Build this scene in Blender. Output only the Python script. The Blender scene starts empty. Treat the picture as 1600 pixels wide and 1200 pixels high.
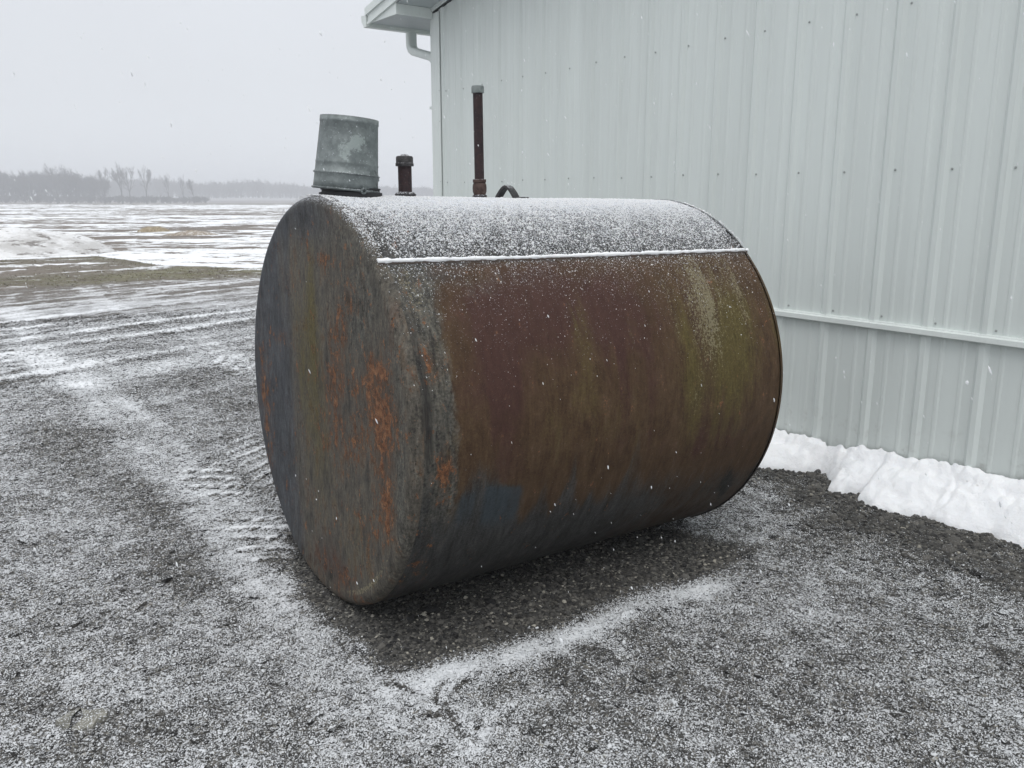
import bpy, math, random
import numpy as np
from math import radians, sin, cos, pi

random.seed(7)
rng = np.random.default_rng(7)
SC = bpy.context.scene
COL = SC.collection

# ------------------------------------------------------------------ camera, sky, sun, exposure
H_EYE = 1.61
cam_data = bpy.data.cameras.new('camera')
cam = bpy.data.objects.new('camera', cam_data)
COL.objects.link(cam)
cam_data.sensor_width = 36.0
cam_data.lens = 36.0 * 1319.0 / 1600.0
cam_data.clip_start = 0.05
cam_data.clip_end = 6000
cam.location = (0, 0, H_EYE)
cam.rotation_euler = (radians(90 - 12.47), 0, radians(-35.85))
SC.camera = cam

SUN_EL, SUN_AZ = 62.0, 215.0          # hidden behind cloud, high; direction in degrees, clockwise from +Y
world = bpy.data.worlds.new('World')
SC.world = world
world.use_nodes = True
wn, wl = world.node_tree.nodes, world.node_tree.links
wn.clear()
w_out = wn.new('ShaderNodeOutputWorld')
w_bg = wn.new('ShaderNodeBackground')
w_bg.inputs['Strength'].default_value = 0.1
sky = wn.new('ShaderNodeTexSky')
sky.sky_type = 'NISHITA'
sky.sun_disc = False
sky.sun_elevation = radians(SUN_EL)
sky.sun_rotation = radians(SUN_AZ)
sky.dust_density = 4.0
hsv = wn.new('ShaderNodeHueSaturation')
hsv.inputs['Saturation'].default_value = 0.25
wl.new(sky.outputs[0], hsv.inputs['Color'])
# overcast layer: nearly even white-grey cloud, a little brighter towards the zenith
geo = wn.new('ShaderNodeTexCoord')
sep = wn.new('ShaderNodeSeparateXYZ')
wl.new(geo.outputs['Generated'], sep.inputs[0])
ramp = wn.new('ShaderNodeValToRGB')
ramp.color_ramp.elements[0].position = 0.0
ramp.color_ramp.elements[0].color = (0.715, 0.742, 0.775, 1)
ramp.color_ramp.elements[1].position = 0.9
ramp.color_ramp.elements[1].color = (1.12, 1.15, 1.20, 1)
e = ramp.color_ramp.elements.new(0.22)
e.color = (0.765, 0.795, 0.845, 1)
wl.new(sep.outputs['Z'], ramp.inputs[0])
cn = wn.new('ShaderNodeTexNoise')
cn.inputs['Scale'].default_value = 2.2
cn.inputs['Detail'].default_value = 4
wl.new(geo.outputs['Generated'], cn.inputs['Vector'])
cmr = wn.new('ShaderNodeMapRange')
cmr.inputs['To Min'].default_value = 9.8
cmr.inputs['To Max'].default_value = 10.9
wl.new(cn.outputs[0], cmr.inputs[0])
mul = wn.new('ShaderNodeVectorMath')
mul.operation = 'SCALE'
wl.new(ramp.outputs[0], mul.inputs[0])
wl.new(cmr.outputs[0], mul.inputs['Scale'])
mix = wn.new('ShaderNodeMix')
mix.data_type = 'RGBA'
mix.inputs[0].default_value = 0.95
wl.new(hsv.outputs[0], mix.inputs[6])
wl.new(mul.outputs[0], mix.inputs[7])
wl.new(mix.outputs[2], w_bg.inputs['Color'])
wl.new(w_bg.outputs[0], w_out.inputs['Surface'])

sun_data = bpy.data.lights.new('sun', 'SUN')
sun_data.energy = 1.35
sun_data.angle = radians(40)
sun_data.color = (1.0, 0.985, 0.96)
sun = bpy.data.objects.new('sun', sun_data)
COL.objects.link(sun)
sun.rotation_euler = (radians(90 - SUN_EL), 0, radians(180 - SUN_AZ))
sun.location = (0, 0, 30)

SC.view_settings.view_transform = 'Standard'
SC.view_settings.look = 'None'
SC.view_settings.exposure = 0.0
SC.view_settings.gamma = 1.0
SC.view_settings.use_curve_mapping = False
SC.render.engine = 'CYCLES'
SC.cycles.volume_bounces = 1
SC.cycles.max_bounces = 8
SC.cycles.volume_step_rate = 10

# ------------------------------------------------------------------ numpy noise
def _hash(ix, iy, iz, seed):
    h = (ix.astype(np.int64) * 374761393 + iy.astype(np.int64) * 668265263 + iz.astype(np.int64) * 1274126177 + seed * 974711) & 0xFFFFFFFF
    h = ((h ^ (h >> 13)) * 1274126177) & 0xFFFFFFFF
    h = (h ^ (h >> 16)) & 0xFFFFFFFF
    return h.astype(np.float64) / 4294967295.0

def vnoise(x, y, seed=0):
    x0 = np.floor(x); y0 = np.floor(y)
    fx = x - x0; fy = y - y0
    fx = fx * fx * (3 - 2 * fx); fy = fy * fy * (3 - 2 * fy)
    z = np.zeros_like(x0)
    a = _hash(x0, y0, z, seed); b = _hash(x0 + 1, y0, z, seed)
    c = _hash(x0, y0 + 1, z, seed); d = _hash(x0 + 1, y0 + 1, z, seed)
    return (a * (1 - fx) + b * fx) * (1 - fy) + (c * (1 - fx) + d * fx) * fy

def fbm(x, y, seed=0, octaves=4, gain=0.5):
    x = np.asarray(x, float); y = np.asarray(y, float)
    s = 0; a = 1; t = 0
    for o in range(octaves):
        s = s + a * vnoise(x * 2 ** o + 17.3 * o, y * 2 ** o - 9.1 * o, seed + o * 31)
        t += a; a *= gain
    return s / t          # 0..1, mean .5

def smooth(a, b, x):
    t = np.clip((x - a) / (b - a), 0, 1)
    return t * t * (3 - 2 * t)

def gauss(d, w):
    return np.exp(-(d / w) ** 2)

def polydist(px, py, pts):
    best = np.full(px.shape, 1e9)
    for (ax, ay), (bx, by) in zip(pts[:-1], pts[1:]):
        dx, dy = bx - ax, by - ay
        t = np.clip(((px - ax) * dx + (py - ay) * dy) / (dx * dx + dy * dy + 1e-12), 0, 1)
        best = np.minimum(best, np.hypot(px - ax - t * dx, py - ay - t * dy))
    return best

# ------------------------------------------------------------------ material helpers
def new_mat(name, color=(0.5, 0.5, 0.5), rough=0.6, metal=0.0, spec=0.5):
    m = bpy.data.materials.new(name)
    m.use_nodes = True
    b = m.node_tree.nodes['Principled BSDF']
    b.inputs['Base Color'].default_value = (*color, 1)
    b.inputs['Roughness'].default_value = rough
    b.inputs['Metallic'].default_value = metal
    b.inputs['Specular IOR Level'].default_value = spec
    return m

class N:
    """small wrapper for writing node graphs"""
    def __init__(self, m):
        self.t = m.node_tree; self.n = m.node_tree.nodes; self.l = m.node_tree.links
        self.b = self.n['Principled BSDF']
    def link(self, a, b): self.l.new(a, b)
    def _in(self, sock, v):
        if hasattr(v, 'links') or hasattr(v, 'is_output'):
            self.l.new(v, sock)
        elif isinstance(v, (tuple, list)) and len(v) == 3 and sock.type == 'RGBA':
            sock.default_value = (*v, 1)
        else:
            sock.default_value = v
    def coord(self, which='Object'):
        return self.n.new('ShaderNodeTexCoord').outputs[which]
    def attr(self, name, out='Fac', kind='GEOMETRY'):
        a = self.n.new('ShaderNodeAttribute'); a.attribute_name = name; a.attribute_type = kind
        return a.outputs[out]
    def mapping(self, vec, scale=(1, 1, 1), loc=(0, 0, 0), rot=(0, 0, 0)):
        m = self.n.new('ShaderNodeMapping')
        self.l.new(vec, m.inputs[0])
        m.inputs['Scale'].default_value = scale; m.inputs['Location'].default_value = loc
        m.inputs['Rotation'].default_value = rot
        return m.outputs[0]
    def noise(self, vec, scale, detail=3, rough=0.5, dist=0.0, out=0):
        n = self.n.new('ShaderNodeTexNoise')
        self.l.new(vec, n.inputs['Vector'])
        n.inputs['Scale'].default_value = scale; n.inputs['Detail'].default_value = detail
        n.inputs['Roughness'].default_value = rough; n.inputs['Distortion'].default_value = dist
        return n.outputs[out]
    def voronoi(self, vec, scale, feature='F1', out='Distance', rand=1.0):
        v = self.n.new('ShaderNodeTexVoronoi'); v.feature = feature
        self.l.new(vec, v.inputs['Vector'])
        v.inputs['Scale'].default_value = scale; v.inputs['Randomness'].default_value = rand
        return v.outputs[out]
    def ss(self, v, a, b, lo=0.0, hi=1.0):
        m = self.n.new('ShaderNodeMapRange'); m.interpolation_type = 'SMOOTHSTEP'
        self._in(m.inputs['Value'], v)
        self._in(m.inputs['From Min'], a); self._in(m.inputs['From Max'], b)
        m.inputs['To Min'].default_value = lo; m.inputs['To Max'].default_value = hi
        return m.outputs[0]
    def lin(self, v, a, b, lo=0.0, hi=1.0):
        m = self.n.new('ShaderNodeMapRange')
        self._in(m.inputs['Value'], v)
        m.inputs['From Min'].default_value = a; m.inputs['From Max'].default_value = b
        m.inputs['To Min'].default_value = lo; m.inputs['To Max'].default_value = hi
        return m.outputs[0]
    def math(self, op, a, b=0.0, c=None, clamp=False):
        m = self.n.new('ShaderNodeMath'); m.operation = op; m.use_clamp = clamp
        self._in(m.inputs[0], a); self._in(m.inputs[1], b)
        if c is not None: self._in(m.inputs[2], c)
        return m.outputs[0]
    def mix(self, f, a, b, mode='MIX'):
        m = self.n.new('ShaderNodeMix'); m.data_type = 'RGBA'; m.blend_type = mode
        self._in(m.inputs[0], f); self._in(m.inputs[6], a); self._in(m.inputs[7], b)
        return m.outputs[2]
    def ramp(self, v, stops):
        r = self.n.new('ShaderNodeValToRGB')
        self.l.new(v, r.inputs[0])
        els = r.color_ramp.elements
        while len(els) < len(stops): els.new(0.5)
        for el, (p, c) in zip(els, stops):
            el.position = p; el.color = (*c, 1)
        return r.outputs[0]
    def bump(self, h, dist=0.01, strength=1.0, normal=None):
        b = self.n.new('ShaderNodeBump')
        b.inputs['Distance'].default_value = dist; b.inputs['Strength'].default_value = strength
        self.l.new(h, b.inputs['Height'])
        if normal is not None: self.l.new(normal, b.inputs['Normal'])
        return b.outputs[0]
    def sep(self, v, out):
        s = self.n.new('ShaderNodeSeparateXYZ'); self.l.new(v, s.inputs[0]); return s.outputs[out]
    def geom(self, out='Normal'):
        return self.n.new('ShaderNodeNewGeometry').outputs[out]
    def set(self, name, v):
        self._in(self.b.inputs[name], v)

SNOW = (0.80, 0.82, 0.85)

# ------------------------------------------------------------------ object helpers
def link(o, parent=None):
    COL.objects.link(o)
    if parent is not None: o.parent = parent
    return o

def tag(o, label=None, cat=None, group=None, kind=None):
    if label: o['label'] = label
    if cat: o['category'] = cat
    if group: o['group'] = group
    if kind: o['kind'] = kind
    return o

def empty(name, loc=(0, 0, 0), rot=(0, 0, 0)):
    o = bpy.data.objects.new(name, None)
    o.empty_display_size = 0.2
    o.location = loc; o.rotation_euler = rot
    COL.objects.link(o)
    return o

def mesh_from(name, verts, faces, mat=None, parent=None, smooth_=False):
    me = bpy.data.meshes.new(name)
    me.from_pydata([tuple(v) for v in verts], [], faces)
    me.update()
    if mat: me.materials.append(mat)
    if smooth_: me.polygons.foreach_set('use_smooth', [True] * len(me.polygons))
    o = bpy.data.objects.new(name, me)
    return link(o, parent)

def np_mesh(name, verts, quads, mat=None, parent=None, smooth_=True, attrs=None, tri=False):
    me = bpy.data.meshes.new(name)
    nv, nf, k = len(verts), len(quads), (3 if tri else 4)
    me.vertices.add(nv)
    me.vertices.foreach_set('co', np.asarray(verts, np.float32).ravel())
    me.loops.add(nf * k)
    me.loops.foreach_set('vertex_index', np.asarray(quads, np.int32).ravel())
    me.polygons.add(nf)
    me.polygons.foreach_set('loop_start', np.arange(0, nf * k, k, dtype=np.int32))
    me.polygons.foreach_set('loop_total', np.full(nf, k, np.int32))
    if smooth_: me.polygons.foreach_set('use_smooth', np.ones(nf, bool))
    me.update(calc_edges=True)
    me.validate()
    for key, val in (attrs or {}).items():
        val = np.asarray(val, np.float32)
        if val.ndim == 1:
            a = me.attributes.new(key, 'FLOAT', 'POINT'); a.data.foreach_set('value', val)
        else:
            a = me.attributes.new(key, 'FLOAT_VECTOR', 'POINT'); a.data.foreach_set('vector', val.ravel())
    if mat: me.materials.append(mat)
    o = bpy.data.objects.new(name, me)
    return link(o, parent)

def grid_quads(nu, nv, wrap_v=False):
    """quads for a grid stored as index = iu*nv + iv"""
    iu = np.arange(nu - 1)[:, None]
    iv = np.arange(nv if wrap_v else nv - 1)[None, :]
    jv = (iv + 1) % nv
    a = iu * nv + iv; b = iu * nv + jv; c = (iu + 1) * nv + jv; d = (iu + 1) * nv + iv
    return np.stack([a, b, c, d], -1).reshape(-1, 4)

class MB:
    """collects simple shapes into one mesh"""
    def __init__(self): self.v = []; self.f = []
    def add(self, verts, faces):
        o = len(self.v)
        self.v += [tuple(v) for v in verts]
        self.f += [tuple(i + o for i in f) for f in faces]
    def box(self, lo, hi):
        (x0, y0, z0), (x1, y1, z1) = lo, hi
        self.add([(x0, y0, z0), (x1, y0, z0), (x1, y1, z0), (x0, y1, z0), (x0, y0, z1), (x1, y0, z1), (x1, y1, z1), (x0, y1, z1)],
                 [(0, 3, 2, 1), (4, 5, 6, 7), (0, 1, 5, 4), (1, 2, 6, 5), (2, 3, 7, 6), (3, 0, 4, 7)])
    def prism(self, prof, axis_fn, t0, t1):
        """closed 2D outline swept between t0 and t1; axis_fn(p, t) -> xyz"""
        n = len(prof)
        vs = [axis_fn(p, t0) for p in prof] + [axis_fn(p, t1) for p in prof]
        fs = [(i, (i + 1) % n, n + (i + 1) % n, n + i) for i in range(n)]
        fs += [tuple(range(n - 1, -1, -1)), tuple(range(n, 2 * n))]
        self.add(vs, fs)
    def lathe(self, prof, seg=24, center=(0, 0, 0), close=True):
        """profile of (radius, z) turned about z"""
        n = len(prof); vs = []; fs = []
        for k in range(seg):
            a = 2 * pi * k / seg
            for r, z in prof:
                vs.append((center[0] + r * cos(a), center[1] + r * sin(a), center[2] + z))
        for k in range(seg):
            k2 = (k + 1) % seg
            for i in range(n - 1):
                fs.append((k * n + i, k2 * n + i, k2 * n + i + 1, k * n + i + 1))
        self.add(vs, fs)
        if close:
            o = len(self.v)
            if prof[0][0] > 1e-6: self.f.append(tuple(o - seg * n + k * n for k in range(seg - 1, -1, -1)))
            if prof[-1][0] > 1e-6: self.f.append(tuple(o - seg * n + k * n + n - 1 for k in range(seg)))
    def tube(self, pts, rad, seg=8, cap=True):
        pts = [np.array(p, float) for p in pts]; n = len(pts)
        rads = rad if hasattr(rad, '__len__') else [rad] * n
        base = len(self.v); ref = None
        for i, p in enumerate(pts):
            t = pts[min(i + 1, n - 1)] - pts[max(i - 1, 0)]
            t = t / (np.linalg.norm(t) + 1e-12)
            if ref is None:
                ref = np.array([0, 0, 1.0]) if abs(t[2]) < 0.9 else np.array([1.0, 0, 0])
            u = ref - t * (ref @ t); u /= np.linalg.norm(u) + 1e-12
            w = np.cross(t, u); ref = u
            for k in range(seg):
                a = 2 * pi * k / seg
                self.v.append(tuple(p + rads[i] * (cos(a) * u + sin(a) * w)))
        for i in range(n - 1):
            for k in range(seg):
                k2 = (k + 1) % seg
                self.f.append((base + i * seg + k, base + i * seg + k2, base + (i + 1) * seg + k2, base + (i + 1) * seg + k))
        if cap:
            self.f.append(tuple(base + k for k in range(seg - 1, -1, -1)))
            self.f.append(tuple(base + (n - 1) * seg + k for k in range(seg)))
    def build(self, name, mat=None, parent=None, smooth_=False, bevel=0.0):
        o = mesh_from(name, self.v, self.f, mat, parent, smooth_)
        if bevel > 0:
            b = o.modifiers.new('bevel', 'BEVEL'); b.width = bevel; b.segments = 2; b.limit_method = 'ANGLE'
        if smooth_:
            try:
                o.data.set_sharp_from_angle(angle=radians(40))
            except Exception:
                pass
        return o

def scatter(name, pts, rot, scl, mat, attrs=None, parent=None, subdiv=1, lump=0.25, source=None):
    """many small pieces as one object: geometry nodes put a lumpy grain (or a given mesh) on every point"""
    me = bpy.data.meshes.new(name)
    n = len(pts)
    me.vertices.add(n)
    me.vertices.foreach_set('co', np.asarray(pts, np.float32).ravel())
    al = {'rot': rot, 'scl': scl}
    al.update(attrs or {})
    for key, val in al.items():
        val = np.asarray(val, np.float32)
        if val.ndim == 1:
            a = me.attributes.new(key, 'FLOAT', 'POINT'); a.data.foreach_set('value', val)
        else:
            a = me.attributes.new(key, 'FLOAT_VECTOR', 'POINT'); a.data.foreach_set('vector', val.ravel())
    me.update()
    if mat: me.materials.append(mat)
    o = link(bpy.data.objects.new(name, me), parent)
    g = bpy.data.node_groups.new(name + '_scatter', 'GeometryNodeTree')
    g.interface.new_socket('Geometry', in_out='INPUT', socket_type='NodeSocketGeometry')
    g.interface.new_socket('Geometry', in_out='OUTPUT', socket_type='NodeSocketGeometry')
    nn, ll = g.nodes, g.links
    gi = nn.new('NodeGroupInput'); go = nn.new('NodeGroupOutput')
    iop = nn.new('GeometryNodeInstanceOnPoints')
    ll.new(gi.outputs[0], iop.inputs['Points'])
    if source is None:
        ico = nn.new('GeometryNodeMeshIcoSphere')
        ico.inputs['Radius'].default_value = 1.0; ico.inputs['Subdivisions'].default_value = subdiv
        sp = nn.new('GeometryNodeSetPosition')
        nz = nn.new('ShaderNodeTexNoise'); nz.inputs['Scale'].default_value = 1.7; nz.inputs['Detail'].default_value = 1
        sub = nn.new('ShaderNodeVectorMath'); sub.operation = 'SUBTRACT'; sub.inputs[1].default_value = (0.5, 0.5, 0.5)
        scn = nn.new('ShaderNodeVectorMath'); scn.operation = 'SCALE'; scn.inputs['Scale'].default_value = lump * 4
        ll.new(nz.outputs[1], sub.inputs[0]); ll.new(sub.outputs[0], scn.inputs[0])
        ll.new(ico.outputs[0], sp.inputs[0]); ll.new(scn.outputs[0], sp.inputs['Offset'])
        sm = nn.new('GeometryNodeSetMaterial'); sm.inputs['Material'].default_value = mat
        ll.new(sp.outputs[0], sm.inputs[0])
        ll.new(sm.outputs[0], iop.inputs['Instance'])
    else:
        col_join = nn.new('GeometryNodeGeometryToInstance')
        for s in source:
            oi = nn.new('GeometryNodeObjectInfo'); oi.inputs['Object'].default_value = s
            oi.transform_space = 'ORIGINAL'
            ll.new(oi.outputs['Geometry'], col_join.inputs[0])
        ll.new(col_join.outputs[0], iop.inputs['Instance'])
        iop.inputs['Pick Instance'].default_value = True
        ia = nn.new('GeometryNodeInputNamedAttribute'); ia.data_type = 'FLOAT'; ia.inputs[0].default_value = 'pick'
        ll.new(ia.outputs[0], iop.inputs['Instance Index'])
    ra = nn.new('GeometryNodeInputNamedAttribute'); ra.data_type = 'FLOAT_VECTOR'; ra.inputs[0].default_value = 'rot'
    sa = nn.new('GeometryNodeInputNamedAttribute'); sa.data_type = 'FLOAT_VECTOR'; sa.inputs[0].default_value = 'scl'
    er = nn.new('FunctionNodeEulerToRotation')
    ll.new(ra.outputs[0], er.inputs[0]); ll.new(er.outputs[0], iop.inputs['Rotation'])
    ll.new(sa.outputs[0], iop.inputs['Scale'])
    ll.new(iop.outputs[0], go.inputs[0])
    md = o.modifiers.new('scatter', 'NODES'); md.node_group = g
    return o

# ================================================================== THE GROUND
# x: towards the barn wall, y: along the wall to the field, z: up; the yard lies at z = 0
XW = 4.40                                     # plane of the barn's metal cladding
TX, TY, TR, TL = 1.2785, 3.1126, 0.8140, 1.848     # tank: near end, radius, length
T_YAW, T_PITCH = -0.0286, -0.0135
AX = np.array([cos(T_YAW), sin(T_YAW)])       # tank axis on the ground
SX = np.array([-sin(T_YAW), cos(T_YAW)])

ROW = np.array([0.81, -0.586])                # run of the field's rows
CRS = np.array([0.586, 0.81])

PILE_EDGE = [(-6.0, 4.12), (-3.0, 4.02), (-1.0, 4.1), (0.4, 4.0), (1.1, 4.08), (1.59, 4.11), (1.77, 4.14), (1.89, 4.08), (2.05, 4.10), (2.19, 4.04), (2.31, 4.04),
             (2.42, 4.07), (2.455, 4.22), (2.50, 4.14), (2.53, 4.03), (2.61, 4.06), (2.68, 4.20), (2.78, 4.30), (2.84, 4.33), (2.88, 4.22), (2.96, 4.20),
             (3.02, 4.13), (3.12, 4.07), (3.4, 4.02), (3.8, 4.1), (4.3, 4.02), (4.9, 4.12), (5.5, 4.05), (6.2, 4.15), (6.8, 4.1), (7.3, 4.25), (7.7, 4.45)]

def edge_x(y):
    ys = np.array([p[0] for p in PILE_EDGE]); xs = np.array([p[1] for p in PILE_EDGE])
    return np.interp(y, ys, xs)

ARCS = [[(1.38, 2.27), (1.28, 2.2), (1.23, 2.13)], [(1.45, 2.21), (1.34, 2.17), (1.25, 2.1), (1.21, 1.92)],
        [(1.42, 1.96), (1.25, 1.84)], [(1.17, 2.34), (1.23, 2.21)], [(1.12, 2.18), (1.21, 2.06)], [(1.30, 1.98), (1.22, 1.88)]]

def chevrons(x, y):
    """print of a tractor tyre in the yard: groove depth -1 .. pushed-up lip +1, and where it lies"""
    out = np.zeros_like(x); zone = np.zeros_like(x)
    for xc, wid, y0, y1, sp in ((1.50, 0.40, 3.2, 5.9, 0.150), (2.72, 0.36, 4.2, 9.0, 0.150)):
        u = x - xc - 0.04 * np.sin(y * 1.3)
        bend = np.abs(u) * np.where(u > 0, 0.95, 1.05) - 0.9 * u * u
        t = (y - bend + 0.05 * fbm(x * 4, y * 4, 9)) / sp + np.where(u > 0, 0.5, 0)
        f = t - np.floor(t)
        z = smooth(wid, wid * 0.8, np.abs(u) + 0.08 * fbm(x * 9, y * 9, 78)) * smooth(0.015, 0.05, np.abs(u)) * smooth(y0, y0 + 0.5, y) * smooth(y1, y1 - 0.5, y)
        z = z * (0.25 + 0.75 * smooth(0.35, 0.55, fbm(x * 3.1, y * 2.3, 77)))
        out = out + (0.8 * gauss(f - 0.62, 0.10) - 1.0 * gauss(f - 0.42, 0.085)) * z
        zone = np.maximum(zone, z)
    return out, zone

LANES = [6.3, 7.55, 8.35, 9.65, 10.5, 11.4, 12.1, 13.2, 14.1, 15.3, 16.6]
def lanes(x, y):
    """light wheel lines that sweep across the far yard, roughly along +x"""
    ac = -x * 0.30 + y * 0.955 + 0.028 * (x - 3.0) ** 2 * smooth(9, 3, x) + 0.25 * (fbm(x * 0.5, y * 0.5, 140, 2) - 0.5)
    al = x * 0.955 + y * 0.30
    g = np.zeros_like(x)
    for k, c in enumerate(LANES):
        w = 0.05 + 0.09 * fbm(al * 0.4, al * 0 + k, 141, 2)
        on = smooth(0.25, 0.45, fbm(al * 0.22, al * 0 + 7.7 * k, 142, 2)) * (0.35 + 0.65 * smooth(0.36, 0.52, fbm(x * 7, y * 7, 143, 3)))
        g += (gauss(ac - c, w) + 0.55 * gauss(ac - c - 0.42, w * 0.5)) * on
        g -= 0.6 * gauss(ac - c + 1.8 * w, w * 0.8) * on
    return g * smooth(5.2, 7.5, y - 0.2 * x)

TREADS = [(1.16, 0.19), (-0.62, 0.17), (2.55, 0.15), (0.32, 0.13)]      # x of wheel tracks that run along y, half width

def bands(x, y):
    """wheel tracks that wander along y: returns snow gain and rut depth"""
    gain = np.zeros_like(x); rut = np.zeros_like(x)
    for i, (xc, hw) in enumerate(TREADS):
        c = xc + 0.10 * np.sin(y * 0.45 + i * 1.7) + 0.05 * np.sin(y * 1.1 + i) + (0.012 * (y - 5) ** 1.0 if i != 1 else -0.06 * (y - 5))
        d = np.abs(x - c) / hw
        prof = smooth(1.35, 0.55, d + 0.5 * (fbm(x * 6, y * 3, 57 + i) - 0.5))
        far = smooth(1.5, 3.4, y) if i == 0 else smooth(5.0 if i == 2 else 3.8, 8.5, y)
        amt = (0.52 if i == 0 else 0.40) * far * (0.5 + 0.9 * (fbm(x * 1.3, y * 0.7, 50 + i) - 0.1)) * smooth(24, 15, y)
        gain += prof * amt; rut += prof * amt
    return gain, rut

def ground_masks(x, y):
    r = np.hypot(x, y)
    # in the tank's own frame
    dx, dy = x - TX, y - TY
    s = dx * AX[0] + dy * AX[1]; q = -(dx * SX[0] + dy * SX[1])      # q > 0 on the camera's side
    n1 = fbm(x * 1.1, y * 1.1, 3, 4); n2 = fbm(x * 5, y * 5, 5, 4); n3 = fbm(x * 0.35, y * 0.35, 8, 3)
    snow = 0.50 + 0.05 * smooth(3.0, 5.5, y) + 0.20 * (n1 - 0.5) + 0.20 * (n2 - 0.5) + 0.18 * (n3 - 0.5)
    gain, rut = bands(x, y)
    snow = snow + 0.34 * gain
    # the yard gets a little whiter towards the left distance, with long wheel streaks
    along = x * 0.955 + y * 0.30; across = -x * 0.30 + y * 0.955
    st = fbm(along * 0.22, across * 1.5 + 0.35 * np.sin(along * 0.3), 21, 4, 0.55)
    st2 = fbm(along * 0.5, across * 4.5, 22, 3)
    far = smooth(6.0, 11.0, y + 0.3 * x)
    snow = snow + far * (0.75 * (st - 0.5) + 0.75 * (st2 - 0.5)) + 0.06 * far
    # broad light crossing track
    crossp = polydist(x, y, [(-2.5, 11.2), (0.73, 9.7), (1.48, 8.4), (2.48, 8.5), (3.3, 9.4), (6.0, 10.8)])
    snow += 0.22 * smooth(0.75, 0.3, crossp + 0.3 * (n1 - 0.5)) * (0.6 + 0.8 * (n2 - 0.3))
    # dark churned patches
    for cx, cy, sx_, sy_, a in ((0.95, 4.55, .16, .75, .30), (0.85, 3.7, .28, .35, .22), (2.0, 6.6, .35, .8, .25), (0.75, 6.1, .22, .7, .28), (0.62, 8.6, .3, .5, .25),
                                (2.2, 8.0, .5, .35, .25), (3.6, 8.3, .6, .4, .22), (0.5, 2.5, .3, .2, .12)):
        snow -= a * np.exp(-((x - cx) / sx_) ** 2 - ((y - cy) / sy_) ** 2) * (0.2 + 0.9 * n2)
    ch, chz = chevrons(x, y)
    snow += 0.62 * ch + 0.04 * chz
    ln = lanes(x, y)
    snow += 0.42 * ln
    # fine slanting tread marks in the long pale track
    tr = np.cos(2 * pi * (x * 0.8 + y * 0.6 + 0.05 * n2) / 0.055)
    snow += 0.10 * tr * np.clip(gain, 0, 1) * smooth(0.45, 0.6, fbm(x * 1.7, y * 1.1, 33, 3))
    clod = fbm(x * 14, y * 14, 88, 3)
    snow -= 0.42 * (clod - 0.5) * smooth(14, 9, r)
    # sheltered ground under the belly of the tank, white line where the snow slides off
    wob = 0.10 * (fbm(x * 2.2, y * 2.2, 31) - 0.5) + 0.08 * (n2 - 0.5)
    edge_q = 0.765 + wob
    inside = smooth(-0.13, 0.06, s + wob + 0.10 * (q - 0.4)) * smooth(1.98, 1.62, s + 1.5 * wob + 0.25 * (0.8 - q))
    under = inside * smooth(edge_q + 0.07, edge_q - 0.10, q) * smooth(-0.75, -0.68, q)
    # bare lip round the near end of the tank, on its left
    lipd = np.hypot(np.maximum(-s, 0), 0 * s)
    lip = smooth(0.17, 0.0, -s + 0.16 * (n2 - 0.5)) * smooth(0.15, -0.1, s) * smooth(0.75, 0.15, np.abs(q + 0.1))
    stripe = gauss(q - (0.86 + 0.02 * s + 0.5 * wob), 0.068) * smooth(-0.10, 0.05, s) * smooth(1.9, 1.0, s)
    stripe2 = gauss(q - 0.84, 0.12) * gauss(s + 0.13, 0.14)
    leftend = gauss(s + 0.26 + 0.1 * (n2 - .5), 0.10) * smooth(0.95, 0.6, np.abs(q)) * 0.4
    snow += 0.36 * stripe * (0.5 + n2) + 0.12 * stripe2 + 0.2 * leftend
    snow = snow * (1 - under) + (-0.18) * under
    snow = snow - 0.75 * lip
    for k, a in enumerate(ARCS):
        d = polydist(x, y, a)
        snow -= 0.42 * gauss(d + 0.02 * (n2 - .5), 0.010) * (1 - under) * smooth(0.3, 0.6, fbm(x * 16, y * 16, 34, 3))
        snow += 0.12 * gauss(d - 0.04, 0.025) * (1 - under)
    # sheltered band next to the wall's snow
    ex = edge_x(y)
    wallbare = smooth(0.62, 0.15, ex - x + 0.35 * (n1 - 0.5)) * smooth(9.5, 7.5, y)
    snow = snow - 0.33 * wallbare
    # verge of grass and mud between yard and field
    v0 = 17.4 + 0.22 * x * 0 + 1.0 * (fbm(x * 0.25, y * 0.1, 40) - 0.5) + np.clip(x - 3.0, 0, 6) * -0.12
    v1 = np.where(x < 4.6, 26.3, np.interp(x, [4.6, 5.2, 6.7, 8, 14], [26.0, 21.5, 19.8, 19.4, 19.0])) + 1.2 * (fbm(x * 0.5, y * 0.3, 41) - 0.5)
    verge = smooth(v0 - 0.5, v0 + 0.8, y) * smooth(v1 + 0.3, v1 - 0.3, y)
    gn = fbm(x * 0.6, y * 0.6, 43)
    snow = snow - 0.30 * smooth(13.5, 16.8, y) * smooth(19, 17, y)
    green = verge * np.clip(0.15 + 1.5 * (gn - 0.42) + 0.55 * gauss(y - 19.2, 1.1) + 0.5 * smooth(3.5, 5.5, x), 0, 1)
    vsnow = 0.10 + 0.7 * smooth(0.58, 0.75, fbm(x * 0.6 + 4, y * 1.2, 44, 5, 0.6)) + 0.9 * (fbm(x * 4, y * 4, 45, 3) - 0.5) - 0.12 * green
    snow = snow * (1 - verge) + vsnow * verge
    # field: snow lying between low rows
    fld = smooth(v1 - 0.2, v1 + 0.4, y)
    a_ = x * ROW[0] + y * ROW[1]; c_ = x * CRS[0] + y * CRS[1]
    f1 = fbm(a_ * 0.07, c_ * 0.20, 60, 5, 0.6); f2 = fbm(a_ * 0.40, c_ * 0.9, 61, 4, 0.6)
    f3 = fbm(a_ * 0.012, c_ * 0.03, 62, 3)
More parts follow.
